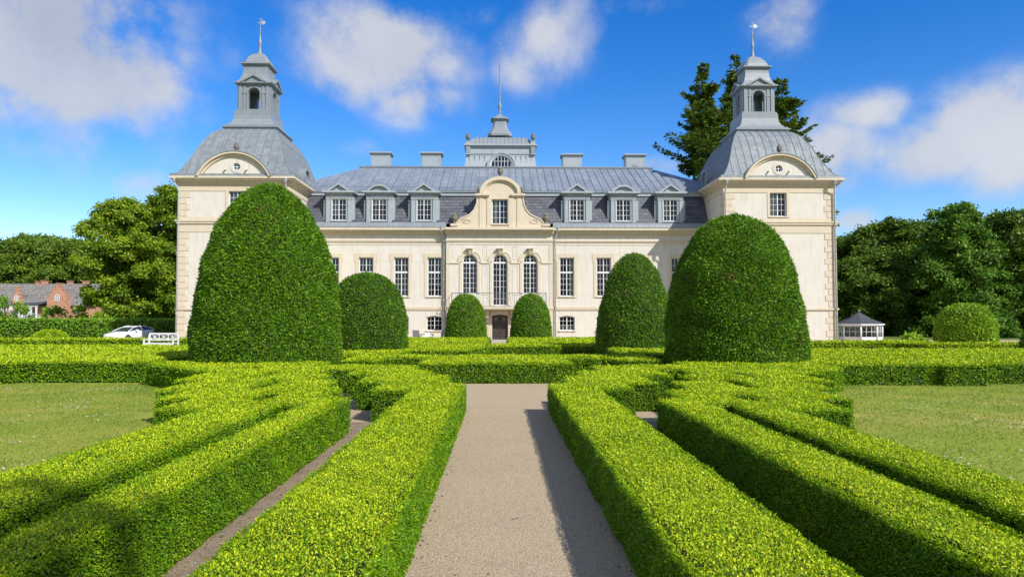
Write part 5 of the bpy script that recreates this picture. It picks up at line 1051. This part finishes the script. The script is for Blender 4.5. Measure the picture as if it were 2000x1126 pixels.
def hwin(px, py0, py1, w, y0, arch=0):
    b = MB(HO); c = hx(px); z0_, z1_ = hz(py1), hz(py0); b.box(c - w / 2, c - w / 2 + .1, y0 - .06, y0 - .003, z0_, z1_); b.box(c + w / 2 - .1, c + w / 2, y0 - .06, y0 - .003, z0_, z1_); b.box(c - .05, c + .05, y0 - .06, y0 - .003, z0_, z1_)
    for k in range(4): zz_ = z0_ + (z1_ - z0_) * k / 3; b.box(c - w / 2, c + w / 2, y0 - .05, y0 - .004, zz_ - .04, zz_ + .04)
    if arch: b.strip(arc(c, z1_, w / 2, 0, 180, 8), arc(c, z1_, w / 2 - .1, 0, 180, 8), y0 - .06, y0 - .003)
    f_ = b.build('window', 'white', ho); b = MB(HO); b.box(c - w / 2 + .05, c + w / 2 - .05, y0 - .03, y0 - .005, z0_, z1_); b.build('pane', 'carglass', f_)
hwin(118, 580, 588, .75, YH - .8, 1); hwin(37, 581, 588, .6, YH - .6, 1); hwin(148.5, 601, 612, .6, YH); hwin(35, 601, 612, .9, YH); hwin(8, 601, 612, .9, YH)
b = MB(HO); vy = YH - 2.6; b.hexa([(hx(41), vy - .2, hz(597)), (hx(96), vy - .2, hz(597)), (hx(96), YH, hz(589)), (hx(41), YH, hz(595))], [(hx(41), vy - .2, hz(597) + .12), (hx(96), vy - .2, hz(597) + .12), (hx(96), YH, hz(589) + .12), (hx(41), YH, hz(595) + .12)]); b.build('veranda_roof', 'darkroof', ho)
b = MB(HO)
for px in (43, 47, 61, 65.5, 79, 83, 93): b.box(hx(px) - .1, hx(px) + .1, vy - .1, vy + .1, 0, hz(597))
b.box(hx(42), hx(95), vy - .12, vy + .12, hz(599.5), hz(597) - .001); b.box(hx(42), hx(95), vy - .05, vy + .05, hz(613), hz(612)); b.box(hx(42), hx(95), vy - .05, vy + .05, hz(617.5), hz(616.5))
for i in range(12): p = hx(47) + i * .33; b.bar((p, hz(617)), (p + .33, hz(613)), .05, .05, vy - .02); b.bar((p, hz(613)), (p + .33, hz(617)), .05, .05, vy + .04)
b.box(hx(42), hx(95), vy - .15, vy + 2.6, 0, hz(619)); b.build('veranda', 'white', ho)
broadleaf('garden_tree', 'small thin crowned garden tree at the left photo edge before the brick house', 'tree', (ax(10, 80), 80, 0), az(578, 80), 2.3, 'bush', .35, 30, 330, .22, .4, seed=60)
broadleaf('garden_tree', 'low spreading shrub in front of the large stepped gable', 'shrub', (ax(105, 80), 80, 0), az(599, 80), 2.2, 'bush', .2, 34, 330, .22, .35, seed=61)
broadleaf('garden_tree', 'small fresh green shrub above the tall hedge right of the brick house', 'shrub', (ax(208, 64), 64, 0), az(612, 64), 1.2, 'bush', .2, 20, 500, .18, .6, seed=62)

# ------------------------------------------------------------------ summerhouse on the right
YS = 60.0; gx0, gx1 = ax(1634, YS), ax(1720, YS); gcx = (gx0 + gx1) / 2; gr = (gx1 - gx0) / 2
sh = empty('summerhouse', (gcx, YS, 0), 'white glazed summerhouse with dark tent roof at the right corner of the palace', 'summerhouse'); SO = (gcx, YS, 0)
zev = az(632, YS); zap = az(609, YS)
def octp(r, k, off=22.5): return (gcx + r * math.cos(R(off + 45 * k)), YS + r * math.sin(R(off + 45 * k)))
b = MB(SO); b.loft([[octp(gr * 1.04, k) + (zev,) for k in range(8)], [octp(gr * .5, k) + ((zev + zap) / 2 - .06,) for k in range(8)], [octp(.06, k) + (zap,) for k in range(8)]]); b.build('roof', 'darkroof', sh)
b = MB(SO); b.lathe([(.05, 0), (.05, .08), (.1, .14), (.1, .2), (.02, .3)], gcx, YS, 10, zap - .05); b.build('finial', 'iron', sh)
b = MB(SO); b.loft([[octp(gr * 1.04, k) + (q,) for k in range(8)] for q in (zev - .1, zev - .001)]); 
for k in range(8):
    p, q = octp(gr * .93, k), octp(gr * .93, k + 1)
    b.tube([(p[0], p[1], 0), (p[0], p[1], zev - .1)], .075, 6)
    for (z0_, z1_, w_) in ((.02, .26, .04), (zev - .2, zev - .1, .04), (.26, .31, .06)):
        d = Vector((q[0] - p[0], q[1] - p[1], 0)).normalized(); n_ = Vector((d.y, -d.x, 0)) * w_ / 2
        b.hexa([(p[0] - n_.x, p[1] - n_.y, z0_), (q[0] - n_.x, q[1] - n_.y, z0_), (q[0] + n_.x, q[1] + n_.y, z0_), (p[0] + n_.x, p[1] + n_.y, z0_)], [(p[0] - n_.x, p[1] - n_.y, z1_), (q[0] - n_.x, q[1] - n_.y, z1_), (q[0] + n_.x, q[1] + n_.y, z1_), (p[0] + n_.x, p[1] + n_.y, z1_)])
    for t in (.33, .66): m_ = (p[0] + (q[0] - p[0]) * t, p[1] + (q[1] - p[1]) * t); b.tube([(m_[0], m_[1], .3), (m_[0], m_[1], zev - .15)], .025, 4)
    zm = (.3 + zev - .2) / 2; b.tube([(p[0], p[1], zm), (q[0], q[1], zm)], .022, 4)
b.build('frame', 'white', sh)
b = MB(SO)
for k in range(8): p, q = octp(gr * .915, k), octp(gr * .915, k + 1); b.add([(p[0], p[1], .3), (q[0], q[1], .3), (q[0], q[1], zev - .15), (p[0], p[1], zev - .15)], [(0, 1, 2, 3)])
b.build('pane', 'glass', sh)

# ------------------------------------------------------------------ garden bench
bxc = ax(315, 41.6); be = empty('garden_bench', (bxc, 41.6, 0), 'white wooden garden bench with crossed back panels on the left behind the hedges', 'bench', rz=R(-8))
L = 1.8
b = MB(); 
for k in range(5): b.box(-L / 2 + .04, L / 2 - .04, -.2 + k * .1, -.12 + k * .1, .42, .445)
b.box(-L / 2 + .05, L / 2 - .05, -.24, -.21, .34, .42); b.build('seat', 'white', be)
b = MB(); b.box(-L / 2, L / 2, .27, .31, .93, 1.02); b.box(-L / 2 + .06, L / 2 - .06, .28, .31, .58, .64)
for i in range(4): xx = -L / 2 + .06 + i * (L - .12) / 3; b.box(xx - .025, xx + .025, .28, .31, .64, .93)
for i in range(3):
    xa = -L / 2 + .085 + i * (L - .12) / 3; xb = xa + (L - .12) / 3 - .05; b.bar((xa, .64), (xb, .93), .035, .02, .28); b.bar((xa, .93), (xb, .64), .035, .02, .301)
    b.box((xa + xb) / 2 - .02, (xa + xb) / 2 + .02, .272, .279, .64, .93)
b.build('backrest', 'white', be)
for s in (-1, 1):
    b = MB(); b.box(s * L / 2 - .035, s * L / 2 + .035, -.25, -.18, 0, .62); b.build('leg', 'white', be)
    b = MB(); b.box(s * L / 2 - .035, s * L / 2 + .035, .25, .32, 0, .92); b.build('leg', 'white', be)
    b = MB(); b.box(s * L / 2 - .04, s * L / 2 + .04, -.3, .25, .621, .66); b.build('armrest', 'white', be)

# ------------------------------------------------------------------ chairs, table, sign by the facade
def chair(px, Y, rz, lab):
    r_ = empty('patio_chair', (ax(px, Y), Y, 0), lab, 'chair', 'grey patio chairs by the wall', rz)
    b = MB(); b.box(-.26, .26, -.25, .25, .42, .46); b.build('seat', 'chair', r_)
    b = MB(); b.hexa([(-.26, .22, .46), (.26, .22, .46), (.26, .26, .46), (-.26, .26, .46)], [(-.25, .36, 1.0), (.25, .36, 1.0), (.25, .4, 1.0), (-.25, .4, 1.0)]); b.build('backrest', 'chair', r_)
    for sx_ in (-1, 1):
        for sy_ in (-1, 1): b = MB(); b.tube([(sx_ * .24, sy_ * .23, 0), (sx_ * .24, sy_ * .2, .43)], .015, 6); b.build('leg', 'iron', r_)
    return r_
chair(815.5, 51.5, R(25), 'grey mesh patio chair left of the small white sign, by the palace wall'); chair(857, 51.5, R(-70), 'grey mesh patio chair leaning back under the ground floor window')
tb = empty('patio_table', (ax(834, 51.7), 51.7, 0), 'low dark patio table between the two grey chairs', 'table'); b = MB(); b.box(-.5, .5, -.35, .35, .68, .72); b.build('tabletop', 'chair', tb)
for sx_ in (-1, 1):
    for sy_ in (-1, 1): b = MB(); b.tube([(sx_ * .42, sy_ * .28, 0), (sx_ * .42, sy_ * .28, .68)], .018, 6); b.build('leg', 'iron', tb)
sg = empty('notice_board', (ax(834.5, 47), 47, 0), 'small white notice board on a post in the hedge left of the door', 'sign', rz=R(3))
b = MB(); b.hexa([(-.15, -.02, .62), (.15, -.02, .62), (.15, .02, .62), (-.15, .02, .62)], [(-.14, .1, .92), (.17, .1, .92), (.17, .14, .92), (-.14, .14, .92)]); b.build('board', 'sign', sg)
b = MB(); b.tube([(0, .03, 0), (0, .03, .62)], .025, 6); b.build('post', 'white', sg)
b = MB()
for k, (w_, zz_) in enumerate(((.2, .85), (.16, .8), (.06, .7), (.05, .7))): xo = -.1 if k < 3 else .05; yy = -.026 + .12 * (zz_ - .62) / .3; b.hexa([(xo, yy, zz_), (xo + w_, yy, zz_), (xo + w_, yy + .002, zz_), (xo, yy + .002, zz_)], [(xo, yy + .006, zz_ + .014), (xo + w_, yy + .006, zz_ + .014), (xo + w_, yy + .008, zz_ + .014), (xo, yy + .008, zz_ + .014)])
b.build('lettering', 'ink', sg)

# ------------------------------------------------------------------ parked car (front towards -x)
car = empty('parked_car', (ax(258, 56), 56, 0), 'white hatchback car parked behind the border hedge on the left', 'car', rz=R(76)); car.scale = (.93, .93, .93)
sec = [(-2.25, .45, .62, .66), (-2.15, .34, .70, .80), (-1.7, .24, .80, .87), (-1.15, .24, .90, .90), (-.6, .24, .97, .92), (.4, .24, .98, .92), (1.3, .24, 1.0, .92), (1.9, .26, 1.02, .86), (2.2, .36, .95, .76)]
b = MB(); rings = []
for xx, z0_, z1_, hw_ in sec:
    zm_ = (z0_ + z1_) / 2
    rings.append([(xx, -hw_ * .85, z0_), (xx, -hw_, z0_ + .12), (xx, -hw_ * 1.0, zm_ + .08), (xx, -hw_ * .88, z1_), (xx, -hw_ * .4, z1_ + .05), (xx, hw_ * .4, z1_ + .05), (xx, hw_ * .88, z1_), (xx, hw_, zm_ + .08), (xx, hw_, z0_ + .12), (xx, hw_ * .85, z0_)])
b.loft(rings); b.sm = [True] * len(b.sm)
rs = [(-.35, 1.28, .56), (.15, 1.36, .58), (.75, 1.35, .58), (1.35, 1.24, .54)]
rings = [[(xx, -h_, zz_ - .03), (xx, -h_ * .6, zz_), (xx, h_ * .6, zz_), (xx, h_, zz_ - .03), (xx, h_ * .6, zz_ - .06), (xx, -h_ * .6, zz_ - .06)] for xx, zz_, h_ in rs]
b.loft(rings)
for s in (-1, 1):   # pillars
    for (p, q) in (((-1.25, s * .78, .93), (-.35, s * .55, 1.26)), ((.35, s * .82, .97), (.32, s * .57, 1.33)), ((2.0, s * .72, 1.0), (1.35, s * .53, 1.22)), ((-.35, s * .56, 1.265), (.15, s * .58, 1.345)), ((.15, s * .58, 1.345), (.75, s * .58, 1.335)), ((.75, s * .58, 1.335), (1.35, s * .54, 1.225))): b.tube([p, q], .035, 6)
b.build('body', 'carpaint', car)
b = MB(); g1 = [(-1.28, .76, .93), (-.35, .54, 1.25), (.15, .56, 1.33), (.75, .56, 1.32), (1.35, .52, 1.21), (2.02, .7, 1.0)]
rings = [[(xx, -h_, zz_), (xx, h_, zz_), (xx, h_ + (zz_ - .9) * .5, .92), (xx, -h_ - (zz_ - .9) * .5, .92)] for xx, h_, zz_ in g1]; b.loft(rings); b.build('windows', 'carglass', car)
for xx in (-1.4, 1.42):
    for s in (-1, 1):
        w = MB(); pr_ = [(.2, -.1), (.31, -.1), (.34, -.06), (.34, .06), (.31, .1), (.2, .1)]; n_ = 20; vs = []; fs = []
        for r_, o_ in pr_:
            for i in range(n_): a = 2 * math.pi * i / n_; vs.append((xx + r_ * math.cos(a), s * .84 + o_, .34 + r_ * math.sin(a)))
        for j in range(len(pr_) - 1):
            for i in range(n_): fs.append((j * n_ + i, j * n_ + (i + 1) % n_, (j + 1) * n_ + (i + 1) % n_, (j + 1) * n_ + i))
        w.add(vs, fs, True); wh = w.build('wheel', 'rubber', car); w = MB()
        for k in range(5): a = 2 * math.pi * k / 5; w.bar((xx, .34), (xx + .22 * math.cos(a), .34 + .22 * math.sin(a)), .06, .03, s * .93 - .015)
        w.prism([(xx + .22 * math.cos(t * math.pi / 8), .34 + .22 * math.sin(t * math.pi / 8)) for t in range(16)], s * .88 - .01, s * .88 + .01); w.build('rim', 'rim', wh)
for s in (-1, 1):
    b = MB(); b.hexa([(-2.2, s * .42, .60), (-1.82, s * .8, .68), (-1.82, s * .83, .62), (-2.22, s * .45, .54)], [(-2.17, s * .42, .69), (-1.75, s * .78, .80), (-1.78, s * .82, .74), (-2.2, s * .5, .62)]); b.build('headlight', 'lamp', car)
    b = MB(); b.hexa([(-.62, s * .93, .95), (-.48, s * .93, .95), (-.48, s * 1.1, .97), (-.62, s * 1.1, .97)], [(-.62, s * .93, 1.06), (-.48, s * .93, 1.06), (-.48, s * 1.1, 1.08), (-.6, s * 1.1, 1.08)]); b.build('wing_mirror', 'carpaint', car)
